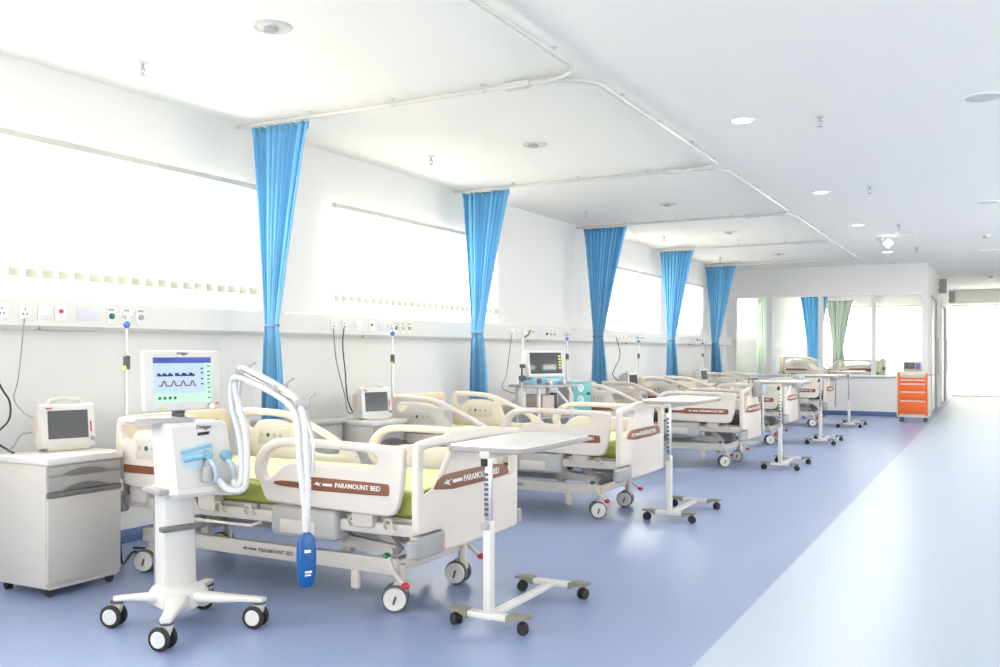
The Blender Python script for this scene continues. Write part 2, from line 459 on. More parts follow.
blind('vertical_blind', 'bright vertical blind on the end window seen through the glazed partition', 'x', YE, -1, -5.2, -1.75, 2.90, 0.5, 0.125)
blind('vertical_blind', 'floor length vertical blind over the bright window at the end of the corridor', 'x', YE - 0.45, -1, -1.28, 4.4, 2.86, 0.03, 0.125)

# ------------------------------------------------------------------ bedhead trunking
tr = thing('bedhead_trunking', 'long white service trunking with sockets and gas outlets along the left wall', 'trunking', (XW, 0, 0))
mb = MB(); mb.prism([(0, 1.548), (0.085, 1.548), (0.115, 1.575), (0.115, 1.745), (0.10, 1.762), (0, 1.762)], 'y', YB + 0.05, YP - 0.02)
mb.build('casing', M['trunk'], tr)
TX = 0.115
def plate(y, z, w, h, m, name, t=0.008): 
    mb = MB(); mb.box((TX, y - w / 2, z - h / 2), (TX + t, y + w / 2, z + h / 2), 0.003); return mb.build(name, m, tr)
def bay_fittings(g, sc=0.9, first=False):
    offs = [-1.13, -0.95, -0.70, -0.46, -0.23] if not first else [-0.82, -0.66, -0.52, -0.40, -0.19]
    offs = [o * (sc if not first else 1.0) for o in offs]
    for k in (0, 1):
        p = plate(g + offs[k], 1.66, 0.088, 0.088, M['socket'], 'power_socket')
        mb = MB()
        for a, b in ((0, 0.018), (-0.013, -0.012), (0.013, -0.012)): mb.box((TX + .007, g + offs[k] + a - .004, 1.66 + b - .007), (TX + .0095, g + offs[k] + a + .004, 1.66 + b + .007))
        mb.build('socket_slots', M['darkgrey'], p)
    p = plate(g + offs[2], 1.66, 0.10, 0.088, M['socket'], 'switch_plate')
    mb = MB(); mb.box((TX + .007, g + offs[2] - .03, 1.635), (TX + .013, g + offs[2] + .03, 1.685), .003); mb.build('rocker_switch', M['frame'], p)
    p = plate(g + offs[3], 1.66, 0.088, 0.10, M['socket'], 'call_plate')
    mb = MB(); mb.sphere((TX + .010, g + offs[3], 1.675), 0.018, (0.45, 1, 0.8)); mb.build('call_button', M['red'], p)
    plate(g + offs[4], 1.66, 0.17, 0.085, M['label'], 'label_plate', 0.004)
    for k, (dy, m) in enumerate(((0, 'dkgreen'), (0.13, 'brass'), (0.255, 'midgrey'))):
        p = plate(g + dy, 1.66, 0.075, 0.12, M['socket'], 'gas_outlet')
        mb = MB(); mb.cyl((TX + .007, g + dy, 1.655), (TX + .024, g + dy, 1.655), 0.021, bev=.003); mb.build('outlet_valve', M[m], p)
        mb = MB(); mb.box((TX + .007, g + dy - .025, 1.692), (TX + .010, g + dy + .025, 1.708)); mb.build('outlet_tag', M['midgrey'], p)
    n0, n1 = g - 0.56, g - 0.10
    mb = MB(); mb.prism([(n0, 1.575), (n0 + .02, 1.546), (n1 - .01, 1.546), (n1, 1.575)], 'x', 0.03, TX + 0.003); mb.build('reading_lamp_recess', M['midgrey'], tr)
bay_fittings(4.50, first=True)
for g in (8.02, 11.69, 15.4, 19.0): bay_fittings(g)

# ------------------------------------------------------------------ curtain tracks
def xy(p, z=HC - 0.045): return (p[0], p[1], z)
XT = -2.47
TY = [5.84, 9.38, 12.95, 16.55, 19.95]
tracknames = ['of the nearest bay', 'of the second bay from the camera', 'of the third bay from the camera', 'of the fourth bay from the camera', 'of the farthest bay']
def arc(c, r, a0, a1, n=8): return [(c[0] + r * math.cos(a0 + (a1 - a0) * k / n), c[1] + r * math.sin(a0 + (a1 - a0) * k / n)) for k in range(n + 1)]
for i in range(5):
    y1 = TY[i]; y0 = TY[i - 1] if i else -1.5
    R = 0.28
    t = thing('curtain_track', 'white ceiling curtain track %s' % tracknames[i], 'curtain track', (XT, y1, HC), 0)
    P = []
    if i == 0: P += [(XT, y0)]
    else: P += [(XT - 0.62, y0 + 0.012), (XT - R - 0.05, y0 + .02)] + arc((XT - R, y0 + R + .02), R, -PI / 2, 0)
    P += arc((XT - R, y1 - R), R, 0, PI / 2) + [(XT - R - 0.05, y1), (XW + 0.02, y1)]
    mb = MB(); mb.tube([(p[0] - XT, p[1] - y1, -0.040) for p in P], 0.017, seg=8); mb.build('rail', M['track'], t)
    me = None
    spots = [(XT, y0 + (y1 - y0) * f) for f in (0.2, 0.45, 0.7, 0.93)] + [(XT + (XW - XT) * f, y1) for f in (0.25, 0.5, 0.75)]
    for s in spots:
        if me is None:
            m2 = MB(); m2.cyl((0, 0, -0.045), (0, 0, 0), 0.010, seg=10); m2.cyl((0, 0, -0.008), (0, 0, 0), 0.022, seg=12); m2.box((-0.014, -0.022, -0.058), (0.014, 0.022, -0.032), 0.004); me = m2.mesh('track_bracket', M['track'])
        link('track_bracket', me, t, (s[0] - XT, s[1] - y1, 0))
    if i < 4:
        m2 = MB(); m2.box((-0.62, -0.03, -0.066), (-0.42, 0.035, -0.02), 0.008); m2.build('joint_plate', M['track'], t)

# ------------------------------------------------------------------ curtains
def curtain(label, y, a, b, ztop, ztie, zbot, m, ts=(0.22, 0.45), folds=10, band=True, seed=0, name='privacy_curtain'):
    rnd = random.Random(seed)
    w = b - a
    t = thing(name, label, 'curtain', (a, y, 0), 0)
    n = 120; rows = []
    ph = [rnd.uniform(-0.5, 0.5) for _ in range(folds + 2)]
    Z = [ztop - (ztop - ztie) * k / 26 for k in range(27)] + [ztie - (ztie - zbot) * k / 16 for k in range(1, 17)]
    b0, b1 = ts[0] - 0.04, ts[1] + 0.10
    for z in Z:
        if z >= ztie:
            s = (ztop - z) / (ztop - ztie); e = s ** 0.92
            l = e * ts[0] * w; r = w + e * (ts[1] * w - w); amp = 0.045 * (1 - e) + 0.022 * e
        else:
            s = (ztie - z) / (ztie - zbot); e = min(1, s * 1.6) ** 0.7
            l = (ts[0] + (b0 - ts[0]) * e) * w; r = (ts[1] + (b1 - ts[1]) * e) * w; amp = 0.022 + 0.022 * e
        row = []
        for k in range(n + 1):
            u = k / n
            f = u * folds; j = int(f)
            off = ph[min(j, folds)] * (1 - (f - j)) + ph[min(j + 1, folds + 1)] * (f - j)
            x = l + (r - l) * u + 0.006 * math.sin(f * 2 * PI * 2 + 1)
            yy = amp * math.sin(2 * PI * (f + 0.35 * off)) * (0.75 + 0.5 * off)
            row.append((x, yy, z))
        rows.append(row)
    mb = MB(); mb.grid(rows); o = mb.build('curtain_cloth', m, t, angle=180)
    so = o.modifiers.new('thickness', 'SOLIDIFY'); so.thickness = 0.003
    # header tape
    mb = MB(); mb.grid([[(p[0], p[1] * 1.05 - 0.0035 * (1 if p[1] < 0 else -1), zz) for p in rows[0]] for zz in (ztop + 0.004, ztop - 0.05)]); hd = mb.build('header_tape', m, t, angle=180)
    hd.modifiers.new('thickness', 'SOLIDIFY').thickness = 0.004
    if band:
        mb = MB(); cx = (ts[0] + ts[1]) / 2 * w; rx = (ts[1] - ts[0]) / 2 * w + 0.012
        mb.loft([[(cx + rx * math.cos(q * PI / 12), 0.035 * math.sin(q * PI / 12), zz) for q in range(24)] for zz in (ztie - 0.009, ztie + 0.009)])
        mb.build('tie_band', M['band'], t)
    hk = None
    for k in range(folds + 1):
        if hk is None:
            m2 = MB(); m2.tube([(0, 0, ztop - 0.02), (0, 0, ztop + 0.03), (0, 0, HC - 0.055)], 0.0035, seg=6); m2.sphere((0, 0, HC - 0.06), 0.009, seg=8); hk = m2.mesh('hook', M['track'])
        link('hook', hk, t, (w * k / folds, 0, 0))
    return t
CT = [('nearest of the five blue curtains, tied back beside the long blind', 5.84, 1.62), ('second blue tied curtain, hanging behind the bed nearest the camera', 9.38, 1.63),
      ('third blue tied curtain, hanging beside the teal fronted cabinet', 12.95, 1.64), ('fourth blue tied curtain, second from the glazed partition', 16.55, 1.62), ('farthest blue tied curtain, next to the glazed partition', 19.95, 1.6)]
CX = [(-5.45, -4.86), (-5.53, -4.91), (-5.50, -4.82), (-5.51, -4.87), (-5.62, -4.96)]
for i, (lb, y, zt) in enumerate(CT):
    curtain(lb, y, CX[i][0], CX[i][1], 3.25, zt, 0.62, M['curtain'], seed=i + 1, folds=9 + i % 3)
curtain('blue curtain behind the glass of the partition', 25.4, -4.6, -3.92, 2.85, 1.35, 0.5, M['curtain'], ts=(0.30, 0.72), seed=21, folds=8, band=False)
curtain('pale green gathered curtain behind the middle glass pane', 27.6, -4.3, -3.6, 2.85, 1.5, 0.5, M['palecurtain'], ts=(0.25, 0.65), seed=22, folds=8, band=False)
curtain('pale green curtain at the left edge of the glazed partition', 23.2, -5.25, -4.9, 2.85, 1.5, 0.5, M['palecurtain'], ts=(0.02, 0.95), seed=23, folds=6, band=False)
# ------------------------------------------------------------------ hospital beds
FOOT_OUT = [(0.062, 0.696), (0.047, 0.75), (0.065, 0.81), (0.115, 0.875), (0.20, 0.92), (0.347, 0.930), (1.02, 0.915), (1.072, 0.905), (1.068, 0.86), (1.058, 0.698), (1.025, 0.575), (0.985, 0.545), (0.888, 0.545), (0.20, 0.563), (0.140, 0.570), (0.113, 0.633), (0.091, 0.676)]
FOOT_HOLE = [(0.118, 0.74), (0.140, 0.81), (0.206, 0.872), (0.347, 0.884), (0.80, 0.874), (0.900, 0.868), (0.905, 0.826), (0.863, 0.792), (0.60, 0.795), (0.347, 0.802), (0.263, 0.775), (0.185, 0.704), (0.142, 0.695)]
STRIP = [(0.213, 0.692), (0.43, 0.690), (0.46, 0.722), (0.49, 0.724), (0.965, 0.718), (0.985, 0.712), (0.985, 0.658), (0.965, 0.654), (0.49, 0.650), (0.43, 0.655), (0.206, 0.662)]
HEAD_OUT = [(-1.07, 0.64), (-1.085, 0.80), (-1.08, 0.99), (-1.03, 1.005), (-0.673, 0.995), (-0.536, 0.955), (-0.235, 0.83), (-0.06, 0.735), (-0.02, 0.66), (-0.03, 0.60), (-0.10, 0.575), (-0.5, 0.565), (-0.98, 0.565)]
HEAD_HOLE = [(-1.0, 0.95), (-0.68, 0.948), (-0.58, 0.915), (-0.60, 0.895), (-0.68, 0.925), (-0.88, 0.925), (-0.92, 0.90), (-0.95, 0.86), (-1.02, 0.86), (-1.03, 0.93)]
HEAD_HOLE2 = [(-0.47, 0.885), (-0.27, 0.795), (-0.17, 0.735), (-0.20, 0.70), (-0.40, 0.70), (-0.45, 0.745), (-0.50, 0.80), (-0.52, 0.86)]
def make_bed(label, loc, mattress='green_mattress', lift=0.0, beds_group=None, text=True):
    t = thing('hospital_bed', label, 'hospital bed', loc, 0, beds_group)
    Lz = lift
    # mattress
    mb = MB(); mb.box((-1.10, -0.46, 0.525 + Lz), (1.10, 0.46, 0.655 + Lz), 0.045, seg=4); ma = mb.build('mattress', M[mattress], t)
    if mattress == 'green_mattress':
        mb = MB(); mb.box((-1.04, -0.425, 0.650 + Lz), (1.05, 0.425, 0.668 + Lz), 0.008, seg=3); mb.build('mattress_lit_layer', M['lit_top'], ma)  # thin layer with the brightness of the lit top put into its colour
    # platform and upper frame
    mb = MB()
    for x0, x1 in ((-1.08, -0.5), (-0.48, -0.02), (0.0, 0.5), (0.52, 1.08)): mb.box((x0, -0.45, 0.495 + Lz), (x1, 0.45, 0.525 + Lz), 0.008)
    mb.build('deck_panel', M['midgrey'], t)
    mb = MB()
    for s in (-1, 1): mb.box((-1.10, s * 0.475 - 0.022, 0.435 + Lz), (1.12, s * 0.475 + 0.022, 0.50 + Lz), 0.010)
    for x in (-1.06, -0.35, 0.45, 1.08): mb.box((x - 0.025, -0.46, 0.44 + Lz), (x + 0.025, 0.46, 0.49 + Lz), 0.006)
    fr = mb.build('upper_frame', M['bedmetal'], t)
    for s in (-1, 1):
        for x in (-0.45, -0.25, -0.02, 0.72, 0.95):
            m2 = MB(); y = s * 0.503
            m2.tube([(x - 0.028, y, 0.47 + Lz), (x - 0.028, y + s * .022, 0.50 + Lz), (x - 0.015, y + s * .022, 0.525 + Lz), (x + 0.015, y + s * .022, 0.525 + Lz), (x + 0.028, y + s * .022, 0.50 + Lz), (x + 0.028, y, 0.47 + Lz)], 0.0065, seg=8)
            m2.build('hook', M['bedmetal'], t)
    # accessory rail under the near side
    for s in (-1, 1):
        mb = MB(); mb.tube([(-0.62, s * 0.49, 0.43 + Lz), (-0.60, s * 0.545, 0.415 + Lz), (0.02, s * 0.545, 0.415 + Lz), (0.05, s * 0.49, 0.43 + Lz)], 0.009, seg=8)
        mb.build('accessory_rail', M['bedmetal'], t)
    # control housing in the middle of each side
    for s in (-1, 1):
        mb = MB(); mb.box((0.16, min(s * .40, s * .545), 0.375 + Lz), (0.62, max(s * .40, s * .545), 0.55 + Lz), 0.03, seg=3); h = mb.build('latch_housing', M['midgrey'], t)
        mb = MB(); mb.box((0.24, min(s * .54, s * .552), 0.40 + Lz), (0.48, max(s * .54, s * .552), 0.475 + Lz), 0.01); mb.build('latch_flap', M['bedmetal'], h)
        for x in (-0.92, -0.35, 0.78):
            mb = MB(); mb.box((x - .07, min(s * .44, s * .525), 0.47 + Lz), (x + .07, max(s * .44, s * .525), 0.60 + Lz), 0.015); mb.build('rail_bracket', M['bedmetal'], t)
    # side rails
    for s in (-1, 1):
        me = plate_mesh('side_rail', [[(x, z + Lz) for x, z in FOOT_OUT], [(x, z + Lz) for x, z in FOOT_HOLE]], 0.05, 0.016, M['ivory'])
        r = link('side_rail', me, t, (0, s * 0.535, 0))
        me = plate_mesh('brand_strip', [[(x, z + Lz) for x, z in STRIP]], 0.006, 0.001, M['brown'], soft=1)
        st = link('brand_strip', me, r, (0, s * 0.026, 0))
        if text and s < 0:
            me = text_mesh('PARAMOUNT BED', 0.036, M['lettering'], '-y'); link('lettering', me, st).location = (0.635, -0.004, 0.688 + Lz)
            mb = MB(); mb.prism([(0.490, .687 + Lz), (0.508, .691 + Lz), (0.512, .701 + Lz), (0.518, .692 + Lz), (0.545, .698 + Lz), (0.525, .687 + Lz), (0.538, .676 + Lz), (0.515, .683 + Lz)], 'y', -0.006, -0.003)
            for k in range(6): mb.box((0.553 + k * .011, -0.006, .681 + Lz), (0.562 + k * .011, -0.003, .694 + Lz))
            mb.build('emblem', M['lettering'], st)
        me = plate_mesh('side_rail', [[(x, z + Lz) for x, z in HEAD_OUT], [(x, z + Lz) for x, z in HEAD_HOLE], [(x, z + Lz) for x, z in HEAD_HOLE2]], 0.05, 0.015, M['ivory'])
        r = link('side_rail', me, t, (0, s * 0.535, 0))
        mb = MB(); mb.box((-0.90, -0.029, 0.745 + Lz), (-0.60, 0.029, 0.865 + Lz), 0.012); cp = mb.build('control_panel', M['bedmetal'], r)
        for k in range(4):
          for yy in (-0.030, 0.030):
            mb = MB(); mb.cyl((-0.86 + k * .058, yy - .001, 0.815 + Lz), (-0.86 + k * .058, yy + .001, 0.815 + Lz), 0.015, seg=12)
            mb.build('button', M['dkgreen' if k == 1 else 'midgrey'], r)
        mb = MB(); mb.prism([(-1.0, 0.66 + Lz), (-1.0, 0.71 + Lz), (-0.55, 0.705 + Lz), (-0.46, 0.66 + Lz)], 'y', min(s * .024, s * .029), max(s * .024, s * .029)); mb.build('brand_strip', M['brown'], r)
    # foot board
    w = 0.558
    out = [(-w, 0.475), (-w, 0.92), (-w + .03, 0.945), (-0.24, 0.955), (-0.20, 0.975), (0.20, 0.975), (0.24, 0.955), (w - .03, 0.945), (w, 0.92), (w, 0.355), (w - .02, 0.335), (-w + .28, 0.335), (-w + .26, 0.35), (-w + .26, 0.44), (-w + .24, 0.462), (-w + .02, 0.462)]
    hl = [(-w + .055, 0.885), (-w + .075, 0.90), (-0.235, 0.905), (-0.215, 0.88), (-0.235, 0.83), (-0.33, 0.72), (-0.40, 0.665), (-w + .075, 0.66), (-w + .055, 0.68)]
    hr = [(-a, b) for a, b in reversed(hl)]
    me = plate_mesh('footboard', [[(a, b + Lz) for a, b in o] for o in (out, hl, hr)], 0.045, 0.014, M['ivory'], 'yz')
    fb = link('footboard', me, t, (1.138, 0, 0))
    sp = [(-0.40, 0.655), (-0.345, 0.705), (-0.275, 0.780), (-0.255, 0.79), (0.255, 0.79), (0.275, 0.780), (0.345, 0.705), (0.40, 0.655), (0.36, 0.655), (-0.36, 0.655)]
    sp = [(-0.43, 0.662), (-0.36, 0.745), (-0.20, 0.752), (0.36, 0.748), (0.43, 0.70), (0.42, 0.662)]
    me = plate_mesh('brand_strip', [[(a, b + Lz) for a, b in sp]], 0.006, 0.001, M['brown'], 'yz', soft=1)
    st = link('brand_strip', me, fb, (0.0245, 0, 0))
    if text:
        me = text_mesh('PARAMOUNT BED', 0.050, M['lettering'], '+x'); link('lettering', me, st).location = (0.004, -0.11, 0.704 + Lz)
        mb = MB(); mb.prism([(-0.325, .703 + Lz), (-0.297, .709 + Lz), (-0.290, .724 + Lz), (-0.281, .711 + Lz), (-0.238, .720 + Lz), (-0.270, .703 + Lz), (-0.250, .686 + Lz), (-0.286, .697 + Lz)], 'x', 0.003, 0.006)
        for k in range(6): mb.box((0.003, -0.225 + k * .017, .696 + Lz), (0.006, -0.211 + k * .017, .714 + Lz))
        mb.build('emblem', M['lettering'], st)
    for s in (-1, 1):
        mb = MB(); mb.cyl((1.14, s * .575, .35 + Lz), (1.14, s * .575, .44 + Lz), .032, bev=.008)
        if s < 0: mb.box((1.10, -.555, .335 + Lz), (1.163, -.31, .455 + Lz), .014, seg=3)
        mb.build('corner_bumper', M['greyplastic'], t)
    # head board
    out = [(-0.47, 0.48), (-0.48, 0.90), (-0.45, 0.985), (-0.38, 1.0), (0.38, 1.0), (0.45, 0.985), (0.48, 0.90), (0.47, 0.48)]
    hl = [(-0.36, 0.935), (0.36, 0.935), (0.36, 0.90), (-0.36, 0.90)]
    me = plate_mesh('headboard', [[(a, b + Lz) for a, b in o] for o in (out, hl)], 0.045, 0.014, M['cream'], 'yz')
    hb = link('headboard', me, t, (-1.145, 0, 0))
    for s in (-1, 1):
        mb = MB(); mb.cyl((-1.13, s * 0.49, 0.40 + Lz), (-1.13, s * 0.49, 0.52 + Lz), 0.06, bev=.01); mb.build('corner_bumper', M['greyplastic'], t)
        mb = MB(); mb.cyl((-1.205, s * 0.37, 0.46 + Lz), (-1.205, s * 0.37, 0.62 + Lz), 0.022); mb.box((-1.20, s * .37 - .02, .445 + Lz), (-1.06, s * .37 + .02, .475 + Lz), .005); mb.build('pole_socket', M['bedmetal'], t)
    # base
    mb = MB()
    for s in (-1, 1): mb.box((-1.05, s * 0.36 - 0.022, 0.195), (0.90, s * 0.36 + 0.022, 0.285), 0.010)
    for x in (-1.0, 0.86): mb.box((x - .035, -0.36, 0.20), (x + .035, 0.36, 0.27), 0.008)
    bs = mb.build('base_frame', M['bedmetal'], t)
    if text:
        me = text_mesh('PARAMOUNT BED', 0.032, M['greylettering'], '-y', shear=0.0); link('lettering', me, bs).location = (-0.07, -0.383, 0.24)
        mb = MB(); mb.prism([(-0.20, .24), (-0.182, .244), (-0.178, .254), (-0.172, .245), (-0.145, .251), (-0.165, .240), (-0.152, .229), (-0.175, .236)], 'y', -0.3845, -0.380); [mb.box((-0.145 + k * .010, -0.3845, .235), (-0.138 + k * .010, -0.380, .246)) for k in range(6)]; mb.build('emblem', M['greylettering'], bs)
    for x in (0.62,):
        for s in (-1, 1):
            mb = MB(); mb.box((x - .03, s * .36 - .018, 0.09), (x + .03, s * .36 + .018, 0.22), 0.017); mb.build('hook_bracket', M['bedmetal'], t)
    # lift arms
    for s in (-1, 1):
        y = s * 0.27
        for x0, x1, x2 in ((0.50, 0.78, 0.68), (-0.60, -0.86, -0.76)):
            mb = MB()
            d = 1 if x1 > x0 else -1
            def bar(p, q, w, yy):
                p = Vector((p[0], 0, p[1])); q = Vector((q[0], 0, q[1])); dr = (q - p).normalized(); nn = Vector((-dr.z, 0, dr.x)) * w
                mb.loft([[tuple(v + Vector((0, yy + h, 0))) for v in (p - nn - dr * w * .6, q - nn + dr * w * .6, q + nn + dr * w * .6, p + nn - dr * w * .6)] for h in (-.018, .018)])
            bar((x0, 0.25), (x0, 0.36), 0.030, y)
            bar((x0, 0.345 + .1 * Lz), (x1 + .06 * d, 0.315 + .3 * Lz), 0.032, y + s * .04)
            bar((x1 + .06 * d, 0.31), (x2, 0.46 + Lz), 0.030, y)
            for c in ((x0, .345), (x1 + .06 * d, .315), (x2, .455 + Lz)): mb.cyl((c[0], y - .03, c[1]), (c[0], y + s * .075, c[1]), 0.020, seg=12)
            mb.build('lift_arm', M['bedmetal'], t)
    mb = MB(); mb.cyl((-0.55, 0.05, 0.36 + .5 * Lz), (0.45, 0.05, 0.40 + .7 * Lz), 0.035); mb.cyl((0.0, 0.05, 0.38 + .6 * Lz), (0.62, 0.05, 0.41 + .8 * Lz), 0.02); mb.box((-0.72, -0.03, 0.30 + .5 * Lz), (-0.45, 0.13, 0.44 + .5 * Lz), 0.02); mb.build('actuator', M['greyplastic'], t)
    mb = MB(); mb.box((-0.35, -0.20, 0.37 + .8 * Lz), (0.25, -0.02, 0.455 + Lz), 0.02); mb.build('control_box', M['darkgrey'], t)
    # casters
    c0 = None
    for x, y, a in ((0.90, -0.33, 0.5), (0.90, 0.33, 0.15), (-1.02, -0.33, 0.4), (-1.02, 0.33, 0.2)):
        if c0 is None:
            m2 = MB(); m2.cyl((0, 0, 0.13), (0, 0, 0.25), 0.026); m2.box((-0.04, -0.020, 0.085), (0.035, 0.020, 0.155), 0.016, seg=3); m2.cyl((-0.028, -0.045, 0.072), (-0.028, 0.045, 0.072), 0.012)
            c0 = m2.build('caster', M['bedmetal'], t)
            for s in (-1, 1):
                m2 = MB(); yy = s * 0.034
                m2.lathe([(0.055, 0), (0.069, 0.003), (0.072, 0.009), (0.072, 0.019), (0.069, 0.025), (0.055, 0.028)], (-0.028, yy - .014, 0.072), (0, 1, 0), 28); m2.build('tyre', M['darkgrey'], c0)
                m2 = MB(); m2.lathe([(0.020, 0), (0.052, 0.0), (0.060, 0.004), (0.062, 0.012), (0.060, 0.020)] if s > 0 else [(0.060, 0), (0.062, .008), (0.060, .016), (0.052, .020), (0.02, .020)], (-0.028, yy + s * .0165 - .010 - (0.003 if s > 0 else -0.003) + s * .006, 0.072), (0, 1, 0), 28); m2.build('wheel_cover', M['white'], c0)
                m2 = MB(); m2.box((-0.036, min(yy + s * .02, yy + s * .033), 0.042), (-0.020, max(yy + s * .02, yy + s * .033), 0.092), .006, rot=(0, 0.3, 0)); m2.build('wheel_slot', M['darkgrey'], c0)
            c0.location = (x, y, 0); c0.rotation_euler = (0, 0, a)
        else:
            dup(c0, t, (x, y, 0), a)
    for s in (-1, 1):
        mb = MB(); mb.tube([(0.86, s * .385, 0.29), (0.90, s * .40, 0.22), (0.97, s * .41, 0.165)], 0.012, seg=8); p = mb.build('brake_pedal', M['bedmetal'], t)
        mb = MB(); mb.sphere((0.985, s * .41, 0.158), 0.026, (1.0, 0.9, 0.7)); mb.build('pedal_pad', M['red'], p)
        mb = MB(); mb.sphere((0.845, s * .385, 0.30), 0.024, (1.0, 0.8, 0.7)); mb.build('pedal_pad', M['dkgreen'], p)
    return t
bed1 = make_bed('nearest ivory hospital bed with pale green mattress, beside the ventilator cart', (-3.76, 4.53, 0))
dup(bed1, loc=(-3.86, 7.67, 0), label='second ivory hospital bed from the camera, in front of the teal fronted cabinet')
bed3 = make_bed('third ivory hospital bed from the camera, charcoal mattress', (-3.83, 11.66, 0), 'dark_mattress')
dup(bed1, loc=(-3.95, 14.78, 0), label='fourth ivory hospital bed from the camera, with green mattress')
dup(bed3, loc=(-3.98, 18.6, 0), label='farthest ivory hospital bed in front of the glazed partition')
make_bed('raised ivory hospital bed with green mattress seen behind the partition glass', (-3.55, 23.8, 0), lift=0.30, text=False)

# ------------------------------------------------------------------ overbed tables
def make_table(label, loc, rz, h):
    t = thing('overbed_table', label, 'overbed table', loc, rz)     # origin under the column; top runs along +y
    me = plate_mesh('table_top', [[(-0.23, 0.0), (-0.195, -0.04), (0.175, -0.04), (0.21, 0.0), (0.21, 0.80), (0.175, 0.84), (-0.195, 0.84), (-0.23, 0.80)]], 0.010, 0.003, M['tabletop'], 'xy', soft=1)
    top = link('table_top', me, t, (0, 0, h - 0.002))
    me = plate_mesh('edge_band', [[(-0.236, -0.003), (-0.198, -0.046), (0.178, -0.046), (0.216, -0.003), (0.216, 0.803), (0.178, 0.846), (-0.198, 0.846), (-0.236, 0.803)]], 0.028, 0.006, M['tableedge'], 'xy', soft=1)
    link('edge_band', me, top, (0, 0, -0.016))
    mb = MB(); mb.box((-0.03, -0.05, h - 0.06), (0.03, 0.5, h - 0.022), 0.008); mb.build('support_bracket', M['bedmetal'], t)
    mb = MB(); mb.box((-0.022, -0.026, 0.05), (0.022, 0.026, 0.55), 0.006); mb.build('column', M['white'], t)
    mb = MB(); mb.box((-0.015, -0.018, 0.5), (0.015, 0.018, h - 0.02), 0.004)
    ic = mb.build('inner_column', M['steel'], t)
    for k in range(9):
        z = 0.575 + k * (h - 0.70) / 9
        m2 = MB(); m2.box((-0.0155, -0.0195, z), (0.008, -0.0175, z + 0.016), 0); m2.build('notch', M['darkgrey'], ic)
    mb = MB(); mb.box((-0.03, -0.034, h - 0.10), (0.0, 0.034, h - 0.045), 0.004); mb.build('release_lever', M['black'], t)
    mb = MB(); mb.cyl((0.0, -0.055, 0.53), (0.0, -0.03, 0.53), 0.022, bev=.004); mb.build('locking_knob', M['midgrey'], t)
    mb = MB(); mb.box((-0.125, -0.030, 0.055), (0.125, 0.030, 0.085), 0.008); mb.box((-0.125, 0.730, 0.055), (0.125, 0.790, 0.085), 0.008); mb.box((-0.026, 0.02, 0.052), (0.026, 0.76, 0.080), 0.008)
    mb.build('base_frame', M['white'], t)
    ec = None
    for sx in (-1, 1):
        for y in (0, 0.76):
            if ec is None:
                m2 = MB(); m2.loft([[(0, -.036, .05), (0, .036, .05), (0, .036, .088), (0, -.036, .088)], [(.05, -.036, .072), (.05, .036, .072), (.05, .036, .093), (.05, -.036, .093)], [(.115, -.034, .078), (.115, .034, .078), (.115, .034, .09), (.115, -.034, .09)]]); ec = m2.mesh('foot_cap', M['olive'])
                m2 = MB()
                for s in (-1, 1): m2.cyl((0, s * .006, .03), (0, s * .024, .03), .030, bev=.004)
                m2.cyl((0, 0, .03), (0, 0, .082), .009); m2.box((-.02, -.008, .035), (.02, .008, .06), .004)
                cm = m2.mesh('caster', M['black'])
            f = link('foot_cap', ec, t, (sx * 0.112, y, 0), (0, 0, 0 if sx > 0 else PI))
            link('caster', cm, f, (0.080, 0, 0), (0, 0, 0.5 * sx + y))
    return t
make_table('nearest overbed table with white top, standing at the foot of the nearest bed', (-2.27, 4.12, 0), 0.0, 0.925)
make_table('second overbed table from the camera, standing at the foot of the second bed', (-2.40, 7.45, 0), 0.0, 1.0)
make_table('third overbed table from the camera', (-2.285, 11.33, 0), 0.0, 1.05)
make_table('fourth overbed table from the camera', (-2.375, 14.72, 0), 0.0, 1.05)
make_table('farthest overbed table, just in front of the glazed partition', (-2.44, 18.3, 0), 0.0, 1.04)

# ------------------------------------------------------------------ bedside cabinets
def make_cabinet(label, loc, rz=0):
    t = thing('bedside_cabinet', label, 'bedside cabinet', loc, rz)   # origin under the centre, front towards +x
    mb = MB(); mb.box((-0.23, -0.253, 0.055), (0.222, 0.253, 0.755), 0.006); mb.build('body', M['cabinet'], t)
    mb = MB(); mb.box((-0.24, -0.262, 0.755), (0.245, 0.262, 0.80), 0.010, seg=3); mb.build('top_panel', M['tabletop'], t)
    for z0, z1 in ((0.690, 0.748), (0.605, 0.683)):
        mb = MB(); mb.box((0.222, -0.246, z0), (0.236, 0.246, z1), 0.004); d = mb.build('drawer', M['cabinetgrey'], t)
        mb = MB(); zz = z0 + 0.004
        n = 14
        lo = [(-0.15 + 0.30 * k / n) for k in range(n + 1)]
        mb.prism([(y, zz) for y in lo] + [(y, zz + 0.004 + 0.028 * math.sin(PI * (k / n))) for k, y in reversed(list(enumerate(lo)))], 'x', 0.236, 0.247)
        mb.build('drawer_handle', M['slit'], d)
    mb = MB(); mb.box((0.212, -0.25, 0.570), (0.242, 0.25, 0.600), 0.004); mb.build('grip_strip', M['slit'], t)
    mb = MB(); mb.box((0.222, -0.247, 0.085), (0.236, 0.247, 0.568), 0.004); mb.build('door', M['cabinet'], t)
    mb = MB(); mb.box((-0.22, -0.23, 0.045), (0.225, 0.23, 0.060), 0.002); mb.build('plinth', M['bedmetal'], t)
    cm = None
    for x in (-0.19, 0.19):
        for y in (-0.20, 0.20):
            if cm is None:
                m2 = MB()
                for s in (-1, 1): m2.cyl((0, s * .005, .025), (0, s * .019, .025), .025, bev=.003)
                m2.cyl((0, 0, .02), (0, 0, .047), .008); cm = m2.mesh('caster', M['black'])
            link('caster', cm, t, (x, y, 0), (0, 0, 0.4 + x * 3))
    return t
